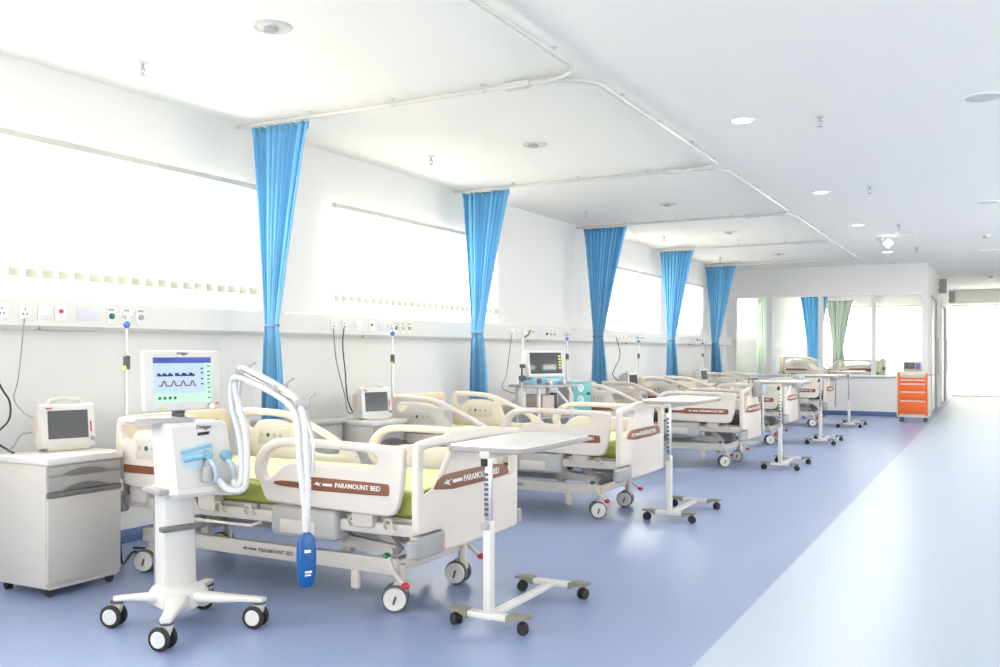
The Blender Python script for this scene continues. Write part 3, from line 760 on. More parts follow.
cab = make_cabinet('beige bedside cabinet with two grey drawers at the left edge, nearest the camera', (-4.975, 3.68, 0))
dup(cab, loc=(-5.0, 6.83, 0), label='bedside cabinet with a patient monitor on it, left of the second bed')
dup(cab, loc=(-5.2, 10.72, 0), label='bedside cabinet beside the head of the third bed')
dup(cab, loc=(-5.14, 13.9, 0), label='bedside cabinet between the third and fourth blue curtains')
dup(cab, loc=(-5.1, 17.75, 0), label='bedside cabinet beside the head of the farthest bed')

# low grey side locker beside the second cabinet
t = thing('side_locker', 'grey topped side locker standing left of the second bedside cabinet', 'locker', (-5.28, 6.3, 0), 0)
mb = MB(); mb.box((-0.30, -0.24, 0.06), (0.22, 0.22, 0.79), 0.008); mb.build('body', M['cabinetgrey'], t)
mb = MB(); mb.box((-0.32, -0.26, 0.79), (0.26, 0.24, 0.82), 0.006); mb.build('top_panel', M['midgrey'], t)
mb = MB(); mb.box((0.22, -0.23, 0.10), (0.235, 0.21, 0.77), 0.004); d = mb.build('door', M['midgrey'], t)
mb = MB(); mb.tube([(0.235, 0.15, 0.5), (0.26, 0.15, 0.5), (0.26, 0.15, 0.62), (0.235, 0.15, 0.62)], 0.006); mb.build('door_handle', M['darkgrey'], d)
for x in (-.25, .18):
    for y in (-.19, .17):
        mb = MB(); mb.cyl((x, y, 0), (x, y, .062), .022); mb.build('foot', M['black'], t)

# ------------------------------------------------------------------ patient monitors
def make_monitor(label, loc, rz, lit=False):
    t = thing('patient_monitor', label, 'patient monitor', loc, rz)   # screen towards +x, origin on its base
    mb = MB()
    mb.loft([[(0.09, -.155, .02), (0.09, .155, .02), (0.105, .155, .05), (0.075, .155, .275), (0.075, -.155, .275), (0.105, -.155, .05)][k:] + [(0.09, -.155, .02), (0.09, .155, .02), (0.105, .155, .05), (0.075, .155, .275), (0.075, -.155, .275), (0.105, -.155, .05)][:k] for k in (0,)] * 1 + [[(0.03, -.155, .01), (0.03, .155, .01), (0.03, .155, .05), (0.03, .155, .285), (0.03, -.155, .285), (0.03, -.155, .05)], [(-0.10, -.13, .015), (-0.10, .13, .015), (-0.11, .13, .05), (-0.10, .12, .235), (-0.10, -.12, .235), (-0.11, -.13, .05)]])
    mb.build('housing', M['white'], t)
    mb = MB(); mb.box((-0.07, -.12, 0), (0.095, .13, .022), 0.008); mb.build('base_foot', M['beige'], t)
    tilt = math.atan2(.03, .225)
    mb = MB(); mb.loft([[(0.1035, -.120, .075), (0.1035, .115, .075), (0.0805, .115, .245), (0.0805, -.120, .245)], [(0.100, -.120, .075), (0.100, .115, .075), (0.077, .115, .245), (0.077, -.120, .245)]]); mb.build('screen', M['screen'], t)
    mb = MB(); mb.tube([(0.03, -.10, .28), (0.02, -.085, .305), (0.015, 0, .315), (0.02, .085, .305), (0.03, .10, .28)], 0.012, seg=10); mb.build('carry_handle', M['white'], t)
    mb = MB(); mb.cyl((0.095, .137, .07), (0.118, .137, .066), .013, bev=.003); mb.build('dial', M['greyplastic'], t)
    mb = MB(); mb.box((0.078, -.13, .255), (0.082, -.095, .264)); mb.build('red_mark', M['red'], t)
    mb = MB(); mb.box((0.0895, .127, .11), (0.096, .135, .175), rot=(0, -0.13, 0)); mb.build('red_label', M['red'], t)
    mb = MB(); mb.box((-0.07, -.156, .11), (0.0, -.13, .225), .006); mb.build('side_slot', M['pinkgrey'], t)
    return t
mon = make_monitor('cream patient monitor with dark screen on the nearest bedside cabinet', (-5.10, 3.80, 0.80), -0.32)
dup(mon, loc=(-4.97, 6.83, 0.80), rz=-0.38, label='patient monitor with dark screen on the second cabinet, under the second window blind')
dup(mon, loc=(-5.14, 13.9, 0.80), rz=-0.2, label='small patient monitor on the cabinet between the third and fourth blue curtains')
dup(mon, loc=(-5.1, 17.75, 0.80), rz=-0.2, label='small patient monitor on the cabinet right of the fourth blue curtain')

# ------------------------------------------------------------------ IV poles in the bed head sockets
def make_iv(label, loc, z0=0.5, top=1.64):
    t = thing('iv_pole', label, 'iv pole', loc, 0.3)
    z = lambda v: v - loc[2]
    mb = MB(); mb.cyl((0, 0, z(z0)), (0, 0, z(1.38)), 0.013, seg=12); mb.build('lower_tube', M['steel'], t)
    mb = MB(); mb.cyl((0, 0, z(1.36)), (0, 0, z(top)), 0.008, seg=10); mb.build('upper_tube', M['steel'], t)
    mb = MB(); mb.cyl((0, 0, z(1.29)), (0, 0, z(1.38)), 0.022, bev=.006, seg=14); mb.build('clamp', M['darkgrey'], t)
    mb = MB(); mb.cyl((0.0, -0.03, z(1.30)), (0, -0.012, z(1.30)), 0.014, seg=12); mb.build('clamp_knob', M['yellow'], t)
    mb = MB(); mb.lathe([(0.010, 0), (0.024, 0.02), (0.022, 0.035), (0.010, 0.045)], (0, 0, z(top - .085)), (0, 0, 1), 14); mb.build('blue_collar', M['bluecollar'], t)
    mb = MB()
    for a in range(2):
        s = 1 if a else -1
        mb.tube([(0, 0, z(top - .02)), (s * .03, 0, z(top - .01)), (s * .045, 0, z(top + .005)), (s * .05, 0, z(top + .03))], 0.006, seg=8)
        mb.tube([(0, 0, z(top - .02)), (0, s * .03, z(top - .01)), (0, s * .045, z(top + .005)), (0, s * .05, z(top + .03))], 0.006, seg=8)
    mb.build('hook', M['chrome'], t)
    return t
iv = make_iv('iv pole at the head of the nearest bed, left of the lit screen', (-4.965, 4.16, 0.62), 0.62)
dup(iv, loc=(-5.065, 7.30, 0.62), label='iv pole at the head of the second bed, right of its monitor')
dup(iv, loc=(-5.035, 11.29, 0.62), label='iv pole above the teal fronted cabinet at the head of the third bed')
dup(iv, loc=(-5.155, 14.41, 0.62), label='iv pole at the head of the fourth bed, behind the fourth blue curtain')
dup(iv, loc=(-5.185, 18.23, 0.62), label='iv pole at the head of the farthest bed, right of the fifth blue curtain')

# ------------------------------------------------------------------ mattress pumps on footboards
def make_pump(label, loc):
    t = thing('mattress_pump', label, 'pump', loc, 0)
    mb = MB(); mb.box((0.0, -.16, -.13), (0.11, .16, .07), 0.03, seg=3); mb.build('housing', M['midgrey'], t)
    mb = MB(); mb.box((0.108, -.13, -.10), (0.116, .13, .04), 0.004); mb.build('front_panel', M['ventpale'], t)
    mb = MB()
    for y in (-.1, .1): mb.tube([(0.01, y, .03), (0.01, y, .085), (-.06, y, .085), (-.06, y, .03)], .008, seg=8)
    mb.build('hanger', M['darkgrey'], t)
    mb = MB(); mb.tube([(0.05, .1, -.12), (0.055, .11, -.3), (0.045, .16, -.5), (0.06, .14, -.62)], .012, seg=8, smooth=6); mb.build('air_hose', M['greyplastic'], t)
    return t
pp = make_pump('grey air mattress pump hanging on the footboard of the third bed', (-2.665, 11.72, 0.985))
dup(pp, loc=(-2.785, 14.85, 0.985), label='grey air mattress pump hanging on the footboard of the fourth bed')
dup(pp, loc=(-2.815, 18.75, 0.985), label='grey air mattress pump hanging on the footboard of the farthest bed')
# ------------------------------------------------------------------ ventilator cart in the foreground
VX, VY, VR = -3.635, 3.425, math.radians(-16.3)
vt = thing('ventilator_cart', 'white ventilator cart with lit blue screen, standing before the nearest bed', 'ventilator', (VX, VY, 0), VR)
_ri = Matrix.Rotation(-VR, 4, 'Z')
def WL(p): return tuple(_ri @ Vector((p[0] - VX, p[1] - VY, p[2])))
ends = [(-0.266, -0.249), (0.275, -0.248), (0.266, 0.249), (-0.266, 0.249)]
mb = MB()
mb.loft([[(-.26, -.10, .10), (-.05, -.11, .10), (.04, 0.0, .10), (-.05, .15, .10), (-.26, .14, .10)], [(-.25, -.09, .16), (-.06, -.10, .165), (.01, 0.01, .15), (-.06, .14, .165), (-.25, .13, .16)], [(-.23, -.07, .19), (-.10, -.075, .195), (-.08, .02, .195), (-.10, .115, .195), (-.23, .11, .19)]])
for ex, ey in ends:
    s = Vector((-.14 + (.10 if ex > 0 else -.02), .02 + (.05 if ey > 0 else -.05), 0)); e = Vector((ex, ey, 0)); d = (e - s).normalized(); n = Vector((-d.y, d.x, 0))
    rings = []
    for f, w, z0, z1 in ((0, .062, .105, .165), (.35, .048, .118, .160), (.75, .034, .130, .158), (1.0, .032, .132, .158), (1.08, .026, .134, .156)):
        c = s + (e - s) * f
        ring = []
        for k in range(12):
            a = 2 * PI * k / 12; ca, sa = math.cos(a), math.sin(a)
            ring.append(tuple(c + n * w * (abs(ca) ** .6 * (1 if ca > 0 else -1)) + Vector((0, 0, (z0 + z1) / 2 + (z1 - z0) / 2 * (abs(sa) ** .6 * (1 if sa > 0 else -1))))))
        rings.append(ring)
    mb.loft(rings)
mb.build('base', M['white'], vt, angle=50)
c0 = None
for (ex, ey), a in zip(ends, (0.6, 0.5, 0.55, 1.0)):
    if c0 is None:
        m2 = MB(); m2.cyl((0, 0, .122), (0, 0, .136), .033, seg=20); c0 = m2.build('caster', M['darkgrey'], vt)
        m2 = MB(); m2.loft([[(-.028, -.02, .122), (.028, -.02, .122), (.028, .02, .122), (-.028, .02, .122)], [(-.045, -.012, .05), (.006, -.012, .05), (.006, .012, .05), (-.045, .012, .05)]]); m2.build('fork', M['white'], c0)
        for s in (-1, 1):
            m2 = MB(); yy = s * .028
            m2.lathe([(0.042, 0), (0.054, .003), (.058, .008), (.058, .016), (.054, .021), (.042, .024)], (-.02, yy - .012, .058), (0, 1, 0), 28); m2.build('tyre', M['black'], c0)
            m2 = MB(); m2.cyl((-.02, yy - s * .008, .058), (-.02, yy + s * .0145, .058), .046, .040, seg=28, bev=.003); m2.build('wheel_cover', M['white'], c0)
        c0.location = (ex, ey, 0); c0.rotation_euler = (0, 0, a)
    else: dup(c0, vt, (ex, ey, 0), a)
mb = MB(); mb.loft([[(-.235, -.066, .18), (-.13, -.066, .18), (-.12, -.05, .18), (-.12, .095, .18), (-.13, .112, .18), (-.235, .112, .18)], [(-.255, -.062, .67), (-.13, -.062, .67), (-.12, -.045, .67), (-.12, .082, .67), (-.13, .098, .67), (-.255, .098, .67)]])
mb.build('column', M['white'], vt)
mb = MB(); mb.loft([[(-.262, -.058, .17), (-.225, -.072, .17), (-.225, .118, .17), (-.262, .104, .17)], [(-.283, -.052, .66), (-.246, -.068, .66), (-.246, .104, .66), (-.283, .090, .66)]]); mb.build('column_back', M['greyplastic'], vt)
mb = MB(); mb.box((-.135, -.095, .478), (-.085, .13, .505), .008); mb.build('accessory_rail', M['slit'], vt)
# main unit
def sect(x0, x1, y0, y1, z, r=.02): return [(x0 + r, y0, z), (x1 - r, y0, z), (x1, y0 + r, z), (x1, y1 - r, z), (x1 - r, y1, z), (x0 + r, y1, z), (x0, y1 - r, z), (x0, y0 + r, z)]
mb = MB(); mb.loft([sect(-.28, -.045, -.055, .30, .70), sect(-.28, -.045, -.055, .30, .73), sect(-.275, -.065, -.075, .262, 1.015), sect(-.265, -.085, -.07, .25, 1.035)]); mb.build('unit_housing', M['white'], vt)
mb = MB(); mb.loft([sect(-.30, -.03, -.065, .33, .655, .03), sect(-.30, -.02, -.075, .34, .675, .03), sect(-.30, -.03, -.065, .33, .702, .03)]); mb.build('unit_deck', M['white'], vt)
mb = MB(); mb.box((-.26, -.125, .675), (-.06, -.075, .705), .01); mb.build('side_handle', M['greyplastic'], vt)
def fx(z): return -.045 - (z - .73) * .0702 + .001   # front face x at height z
def face_plate(pts, t, m, name, parent=vt):
    mb = MB(); mb.loft([[(fx(z), y, z) for y, z in pts], [(fx(z) + t, y, z) for y, z in pts]]); return mb.build(name, m, parent)
win = face_plate(chaikin([(-.015, .905), (.05, .915), (.16, .935), (.165, .89), (.16, .845), (.13, .80), (.06, .785), (.01, .80), (-.018, .85)], 1), .004, M['ventpale'], 'breathing_module')
face_plate([(-.012, .892), (.155, .922), (.158, .902), (.09, .892), (-.01, .872)], .007, M['ventblue'], 'module_cap', win)
mb = MB(); mb.cyl((fx(.86), .0, .85), (fx(.86) + .03, .10, .865), .018, bev=.004, seg=14); mb.build('flow_tube', M['ventblue'], win)
face_plate([(.082, .966), (.146, .970), (.148, .986), (.084, .982)], .004, M['black'], 'display_badge')
me = text_mesh('Dräger', 0.030, M['greylettering'], '+x'); link('lettering', me, vt, (fx(1.005) + .004, .075, 1.010))
for y, z, r in ((.125, .862, .028), (.235, .855, .030)):
    mb = MB(); mb.cyl((fx(z), y, z), (fx(z) + .035, y, z), r, r * .8, bev=.004); v = mb.build('valve_dial', M['ventblue'], vt)
    mb = MB(); mb.tube([(fx(z) + .02, y, z - .02), (fx(z) + .045, y + .015, z - .05), (fx(z) + .045, y + .03, z - .10), (fx(z) + .03, y + .03, z - .135)], .013, seg=10, smooth=5); mb.build('port_elbow', M['ventpale'], v)
mb = MB(); mb.cyl((fx(.78) + .028, .115, .725), (fx(.78) + .028, .115, .81), .026, bev=.006); mb.cyl((fx(.78) + .028, .115, .81), (fx(.78) + .028, .115, .835), .014); mb.build('filter_canister', M['midgrey'], vt)
# tray and screen
mb = MB(); pts = chaikin([(-.34, -.18), (-.24, -.215), (-.16, -.19), (-.12, -.05), (-.12, .10), (-.20, .145), (-.33, .13)], 2)
mb.loft([[(x, y, 1.036) for x, y in pts], [(x * 1.02, y * 1.02, 1.046) for x, y in pts], [(x * .9 - .02, y * .9, 1.062) for x, y in pts]]); mb.build('top_tray', M['traygrey'], vt)
mb = MB(); mb.cyl((-.20, .05, 1.055), (-.20, .05, 1.085), .03, bev=.005); mb.box((-.23, .02, 1.06), (-.185, .08, 1.12), .008); mb.build('screen_mount', M['darkgrey'], vt)
SX = -.16
tl = math.radians(-4)
def scr(name, y0, y1, z0, z1, t0, t1, m, parent, bev=0.0):
    mb = MB(); mb.box((t0, y0, z0), (t1, y1, z1), bev); return mb.build(name, m, parent)
sc_ = scr('screen_housing', -.215, .215, 0.012, .328, -.045, 0.0, M['white'], vt, .014); sc_.location = (SX, .062, 1.082); sc_.rotation_euler = (math.radians(0), tl, 0)
disp = scr('display', -.165, .158, .055, .292, -.002, .0015, M['scr_bg'], sc_)
scr('display_header', -.165, .158, .262, .292, .0, .0022, M['scr_head'], sc_)
scr('display_sidebar', .118, .158, .055, .262, .0, .0022, M['scr_green'], sc_)
scr('display_footer', -.165, .118, .055, .105, .0, .0022, M['scr_green'], sc_)
mb = MB()
for a, b in ((-.145, -.058), (-.048, .064)):
    n = 16
    mb.prism([(a + (b - a) * k / n, .193) for k in range(n + 1)] + [(a + (b - a) * k / n, .205 + .006 * math.sin(k * 1.1) + .004 * (k % 3 == 0)) for k in range(n, -1, -1)], 'x', .0, .0026)
mb.build('display_trace', M['scr_navy'], sc_)
mb = MB()
P = []
for k in range(60):
    f = k / 59; y = -.138 + .208 * f
    c = (f * 4.0) % 1.0
    P.append((.0022, y, .143 + (.026 * math.sin(PI * min(1, (c - .35) / .45)) if .35 < c < .8 else 0)))
mb.tube(P, .0034, seg=6); mb.build('display_trace', M['scr_brown'], sc_)
for k in range(4):
    mb = MB(); mb.cyl((.0, -.135 + k * .028, .080), (.0028, -.135 + k * .028, .080), .0085, seg=14); mb.build('display_button', M['scr_dgreen'], sc_)
mb = MB()
for k, z in enumerate((.245, .215, .195, .175, .155, .13, .105, .075)): mb.box((.0, .134, z - .003), (.0028, .150, z + .003))
for z in (.232, .21, .178, .15): mb.box((.0, .098, z - .004), (.0028, .110, z + .004))
for k in range(7): mb.box((.0, -.14 + k * .011, .276), (.0028, -.132 + k * .011, .282))
mb.build('display_readouts', M['scr_navy'], sc_)
me = text_mesh('Dräger', 0.022, M['greylettering'], '+x'); link('lettering', me, sc_, (.002, -.035, .313))
mb = MB(); mb.cyl((0, .15, .028), (.018, .15, .028), .017, bev=.004); mb.build('control_knob', M['chrome'], sc_)
mb = MB(); mb.cyl((0, -.13, .028), (.003, -.13, .028), .008); mb.build('power_lamp', M['yellow'], sc_)
mb = MB(); mb.cyl((0, .188, .045), (.003, .188, .045), .006); mb.build('alarm_lamp', M['orange'], sc_)
# arm
A = [WL(p) for p in ((-3.49, 3.66, .78), (-3.53, 3.66, 1.05), (-3.50, 3.66, 1.285))]
mb = MB(); mb.tube(A, .013, seg=12, smooth=6)
mb.tube([WL((-3.49, 3.66, 1.295)), WL((-3.10, 3.66, 1.145))], .014, seg=12)
mb.tube([WL((-3.09, 3.66, 1.14)), WL((-3.045, 3.66, 1.03)), WL((-3.02, 3.66, .93)), WL((-3.025, 3.66, .80))], .010, seg=10, smooth=6)
mb.build('support_arm', M['steel'], vt)
for p in ((-3.49, 3.655, 1.295), (-3.23, 3.655, 1.215), (-3.09, 3.655, 1.14)):
    mb = MB(); q = Vector(WL(p)); mb.cyl(q + Vector((-.02, -.03, 0)), q + Vector((.02, .035, 0)), .024, bev=.005); mb.tube([q + Vector((0, .03, .01)), q + Vector((.0, .05, .035)), q + Vector((0, .08, .05))], .007, seg=8); mb.build('arm_joint', M['midgrey'], vt)
H1 = [(-3.60, 3.60, .735), (-3.54, 3.60, .69), (-3.47, 3.63, .685), (-3.445, 3.64, .74), (-3.455, 3.65, .95), (-3.50, 3.65, 1.10), (-3.53, 3.65, 1.22), (-3.49, 3.645, 1.315), (-3.40, 3.645, 1.295), (-3.25, 3.645, 1.235), (-3.12, 3.645, 1.165), (-3.065, 3.645, 1.06), (-3.05, 3.645, .90), (-3.045, 3.65, .72), (-3.05, 3.65, .58)]
H2 = [(-3.52, 3.63, .735), (-3.50, 3.63, .70), (-3.475, 3.64, .76), (-3.50, 3.65, .95), (-3.555, 3.65, 1.12), (-3.56, 3.65, 1.22), (-3.51, 3.63, 1.27), (-3.40, 3.63, 1.245), (-3.25, 3.63, 1.19), (-3.13, 3.63, 1.12), (-3.09, 3.63, 1.02), (-3.085, 3.63, .88), (-3.07, 3.64, .72), (-3.06, 3.65, .58)]
for H_ in (H1, H2):
    mb = MB(); mb.tube([WL(p) for p in H_], .0165, seg=10, smooth=14, ripple=.09); mb.build('breathing_hose', M['hose'], vt, angle=180)
q = WL((-3.055, 3.65, .585)); q2 = WL((-3.06, 3.65, .49))
mb = MB(); mb.cyl(q, q2, .024, .013, bev=.004); mb.build('hose_connector', M['hose'], vt)
# blue test lung hanging from the hose
tlg = thing('test_lung', 'flat blue rubber test bag hanging from the white breathing hoses', 'test lung', (-3.055, 3.65, .50), math.radians(-30))
mb = MB()
rings = []
for z, w, d in ((.0, .015, .015), (-.02, .035, .02), (-.05, .047, .024), (-.12, .050, .03), (-.20, .047, .03), (-.25, .040, .022), (-.275, .030, .012)):
    rings.append([(d * (abs(math.sin(a)) ** .7 * (1 if math.sin(a) > 0 else -1)), w * (abs(math.cos(a)) ** .6 * (1 if math.cos(a) > 0 else -1)), z) for a in [2 * PI * k / 20 for k in range(20)]])
mb.loft(rings); bag = mb.build('bag', M['lungblue'], tlg, angle=60)
mb = MB(); mb.box((.027, -.02, -.10), (.031, .012, -.085)); mb.box((.029, -.018, -.20), (.032, .018, -.19)); mb.box((.029, -.018, -.215), (.032, .012, -.207)); mb.build('bag_marking', M['lettering'], bag)
mb = MB(); mb.cyl((0, 0, -.07), (0, 0, .005), .018, .013, bev=.003); mb.build('neck_connector', M['hose'], tlg)

# ------------------------------------------------------------------ second ventilator between the second and third beds
t = thing('ventilator_cart', 'white ventilator with dark tilted screen on a shelf cart, behind the second bed', 'ventilator', (-4.78, 10.02, 0), -0.42)
mb = MB()
for s in (-1, 1): mb.box((-.24, s * .24 - .02, .06), (.24, s * .24 + .02, .10), .008)
mb.box((-.03, -.24, .06), (.03, .24, .10), .006)
for x in (-.2, .2):
    for s in (-1, 1): mb.box((x - .016, s * .24 - .016, .09), (x + .016, s * .24 + .016, .985), .004)
mb.build('cart_frame', M['white'], t)
mb = MB(); mb.box((-.25, -.34, .985), (.26, .34, 1.02), .012); mb.build('shelf', M['midgrey'], t)
mb = MB(); mb.box((-.22, -.23, .62), (.22, .23, .65), .006); mb.build('lower_shelf', M['midgrey'], t)
mb = MB(); mb.box((-.16, -.16, .65), (.18, .02, .90), .01); mb.build('humidifier', M['pinkgrey'], t)
mb = MB(); mb.cyl((.08, .09, .65), (.08, .09, .92), .045, bev=.01); mb.build('gas_bottle', M['darkgrey'], t)
cm = None
for x in (-.21, .21):
    for s in (-1, 1):
        if cm is None:
            m2 = MB()
            for q in (-1, 1): m2.cyl((0, q * .006, .035), (0, q * .022, .035), .035, bev=.004)
            m2.cyl((0, 0, .03), (0, 0, .07), .01); cm = m2.mesh('caster', M['black'])
        link('caster', cm, t, (x, s * .24, 0), (0, 0, .5))
mb = MB(); mb.box((-.16, -.25, 1.02), (.14, .25, 1.105), .012); ub = mb.build('pneumatic_unit', M['ventblue'], t)
for y in (-.05, .16):
    mb = MB(); mb.cyl((.14, y, 1.055), (.20, y, 1.05), .028, .022, bev=.004); mb.build('gas_port', M['white'], ub)
mb = MB(); mb.cyl((.14, -.19, 1.065), (.17, -.19, 1.065), .03, bev=.004); mb.build('dial', M['darkgrey'], ub)
mb = MB(); mb.box((-.06, -.29, 0), (.03, .28, .33), .02, seg=3); sh = mb.build('screen_housing', M['white'], t, (.04, .0, 1.10), (0, -.12, 0))
mb = MB(); mb.box((.028, -.245, .045), (.033, .245, .295), .004); mb.build('screen', M['screen'], sh)
mb = MB()
for k in range(5): mb.box((.028, .195, .10 + k * .035), (.0345, .235, .122 + k * .035), .002)
mb.build('key_strip', M['yellow'], sh)
mb = MB(); mb.box((-.16, -.20, 1.40), (.0, .12, 1.43), .012); mb.build('folded_cloth_tray', M['violet'], t)
mb = MB(); mb.box((-.14, -.22, 1.10), (-.06, .22, 1.40), .02); mb.build('rear_housing', M['white'], t)
mb = MB(); mb.tube([(.05, -.36, .82), (.05, -.37, 1.05)], .012, seg=10); mb.tube([(.05, -.37, 1.22), (.05, -.345, 1.58)], .014, seg=10); mb.build('support_arm', M['white'], t)
mb = MB(); mb.cyl((.05, -.40, 1.10), (.05, -.32, 1.10), .03, bev=.005); mb.tube([(.05, -.37, 1.04), (.05, -.37, 1.24)], .010); mb.cyl((.05, -.39, 1.24), (.05, -.33, 1.24), .024, bev=.004); mb.tube([(.05, -.345, 1.57), (.05, -.28, 1.60), (.05, -.24, 1.66)], .012); mb.cyl((.05, -.37, .82), (.05, -.37, .90), .022); mb.build('arm_joint', M['darkgrey'], t)
mb = MB(); mb.box((.0, -.40, .70), (.10, -.34, .95), .015); mb.build('arm_bracket', M['white'], t)
mb = MB(); mb.tube([(.18, -.05, 1.05), (.27, -.02, .95), (.30, .12, .80), (.26, .2, .66)], .016, smooth=8, ripple=.08); mb.tube([(.18, .16, 1.05), (.28, .2, .9), (.27, .22, .62)], .016, smooth=8, ripple=.08); mb.build('breathing_hose', M['hose'], t, angle=180)

# teal fronted cabinet
t = thing('gas_cabinet', 'white wheeled cabinet with teal front and two gauges, beside the far ventilator', 'cabinet', (-4.46, 10.40, 0), -0.62)
mb = MB(); mb.box((-.30, -.15, .07), (.0, .15, 1.05), .012); mb.build('body', M['white'], t)
mb = MB(); mb.box((.0, -.145, .60), (.018, .145, 1.045), .006); tp = mb.build('front_panel', M['teal'], t)
for z in (.97, .83):
    mb = MB(); mb.cyl((.016, -.02, z), (.035, -.02, z), .048, bev=.004); g = mb.build('gauge', M['chrome'], tp)
    mb = MB(); mb.cyl((.034, -.02, z), (.037, -.02, z), .038); mb.build('gauge_face', M['ventpale'], g)
    mb = MB(); mb.box((.036, -.022, z), (.038, -.018, z + .03)); mb.build('gauge_needle', M['darkgrey'], g)
mb = MB(); mb.cyl((.016, .10, .90), (.04, .10, .90), .020, bev=.004); mb.build('green_valve', M['dkgreen'], tp)
mb = MB(); mb.box((.0, -.14, .09), (.012, .14, .58), .006); mb.build('door', M['frame'], t)
for x in (-.26, -.04):
    for s in (-1, 1):
        mb = MB(); mb.cyl((x, s * .13 - .012, .035), (x, s * .13 + .012, .035), .035, bev=.004); mb.cyl((x, s * .13, .03), (x, s * .13, .075), .012); mb.build('caster', M['black'], t)

# ------------------------------------------------------------------ orange drawer cart by the partition
t = thing('drawer_cart', 'orange drawer trolley with beige side at the corridor corner', 'drawer cart', (-1.50, 20.25, 0), 0)
mb = MB(); mb.box((-.30, .015, .13), (.265, .50, .985), .006); mb.build('body', M['beige'], t)
for s in (-1, 1):
    mb = MB(); mb.box((s * .255 - .018, -.005, .13), (s * .255 + .018, .03, 1.0), .004); mb.build('corner_post', M['orange'], t)
mb = MB(); mb.box((-.30, -.01, .985), (.28, .51, 1.02), .008); mb.box((-.24, -.012, .93), (.24, .02, .99), .004); mb.build('top_panel', M['beige'], t)
for z0, z1 in ((.865, .925), (.785, .858), (.625, .778), (.445, .618), (.17, .438)):
    mb = MB(); mb.box((-.236, -.006, z0), (.236, .018, z1), .004); d = mb.build('drawer', M['orange'], t)
    mb = MB(); mb.box((-.225, -.016, z1 - .03), (.225, -.004, z1 - .006), .004); mb.build('drawer_handle', M['beige'], d)
mb = MB(); mb.box((-.28, -.01, .10), (.28, .50, .135), .006); mb.build('bumper_base', M['beige'], t)
mb = MB(); mb.tube([(.27, .06, .95), (.34, .06, .95), (.34, .42, .95), (.27, .42, .95)], .014); mb.build('push_handle', M['midgrey'], t)
for x in (-.22, .22):
    for y in (.06, .42):
        mb = MB()
        for q in (-1, 1): mb.cyl((x + q * .006, y, .05), (x + q * .024, y, .05), .05, bev=.005)
        mb.box((x - .02, y - .03, .06), (x + .02, y + .03, .105), .006); mb.build('caster', M['darkgrey'], t)
t = thing('defibrillator', 'small dark monitor with carry handle on top of the orange drawer trolley', 'defibrillator', (-1.52, 20.45, 1.02), 0)
mb = MB(); mb.box((-.17, -.10, 0), (.17, .12, .20), .02, seg=3); mb.build('housing', M['greyplastic'], t)
mb = MB(); mb.box((-.14, -.106, .05), (.05, -.098, .17), .004); mb.build('screen', M['screen'], t)
mb = MB(); mb.box((.07, -.106, .04), (.15, -.098, .16), .004); mb.build('keypad', M['violet'], t)
mb = MB(); mb.tube([(-.11, 0, .19), (-.10, 0, .255), (.10, 0, .255), (.11, 0, .19)], .014); mb.build('carry_handle', M['greyplastic'], t)
t = thing('canister', 'small grey canister standing on the ledge of the glazed partition', 'canister', (-2.19, YP - .035, .90), 0)
mb = MB(); mb.lathe([(.026, 0), (.030, .01), (.030, .11), (.022, .12)], (0, 0, 0)); mb.build('body', M['midgrey'], t)
mb = MB(); mb.cyl((0, 0, .118), (0, 0, .15), .024, bev=.004); mb.tube([(.0, 0, .145), (.03, 0, .165), (.032, 0, .15)], .006); mb.build('lid', M['dkgreen'], t)

# ------------------------------------------------------------------ corridor signs
for i, (y, lb) in enumerate(((25.8, 'dark grey projecting sign above the nearer corridor door'), (31.1, 'dark grey projecting sign farther down the corridor'))):
    t = thing('door_sign', lb, 'sign', (XC, y, 0), 0)
    mb = MB(); mb.box((.03, -.02, 2.88), (.20, .02, 3.24), .004); mb.build('sign_panel', M['greyplastic'], t)
    mb = MB(); mb.box((0, -.015, 2.95), (.035, .015, 2.98)); mb.box((0, -.015, 3.12), (.035, .015, 3.15)); mb.build('sign_bracket', M['midgrey'], t)

# ------------------------------------------------------------------ cords
def cord(label, pts, r=.006, m='cable', name='power_cord'):
    mb = MB(); mb.tube(pts, r, seg=8, smooth=10); return tag(mb.build(name, M[m], angle=180), label, 'cord')
cord('black cord looping down the wall at the left edge of the photo', [(-5.535, 3.40, 1.655), (-5.47, 3.52, 1.42), (-5.45, 3.62, 1.19), (-5.45, 3.68, 1.09), (-5.40, 3.64, 0.98), (-5.33, 3.50, .88), (-5.10, 3.47, .807)])
cord('thin grey lead from the wall to the back of the nearest monitor', [(-5.533, 3.84, 1.63), (-5.45, 3.74, 1.25), (-5.42, 3.69, 1.11), (-5.28, 3.66, 1.03), (-5.192, 3.657, 1.00)], .004, 'greycable')
cord('grey lead lying on the nearest cabinet behind its monitor', [(-5.20, 3.50, .806), (-5.215, 3.55, .84), (-5.215, 3.60, .90), (-5.192, 3.652, .91)], .004, 'greycable')
cord('black cord hanging from the socket under the second blind', [(-5.533, 7.165, 1.65), (-5.47, 7.06, 1.47), (-5.45, 7.07, 1.23), (-5.35, 6.98, .96), (-5.22, 6.92, .807)])
cord('grey cord hanging left of the black one under the second blind', [(-5.533, 7.0, 1.65), (-5.46, 6.95, 1.33), (-5.40, 7.0, 1.0), (-5.25, 6.86, .85), (-5.12, 6.81, .87)], .006, 'greycable')
cord('grey cord falling from the trunking to the far ventilator', [(-5.533, 10.67, 1.66), (-5.46, 10.44, 1.37), (-5.45, 10.34, 1.11), (-5.40, 10.14, .97), (-5.20, 10.02, .91), (-4.96, 10.10, .88)], .006, 'greycable')
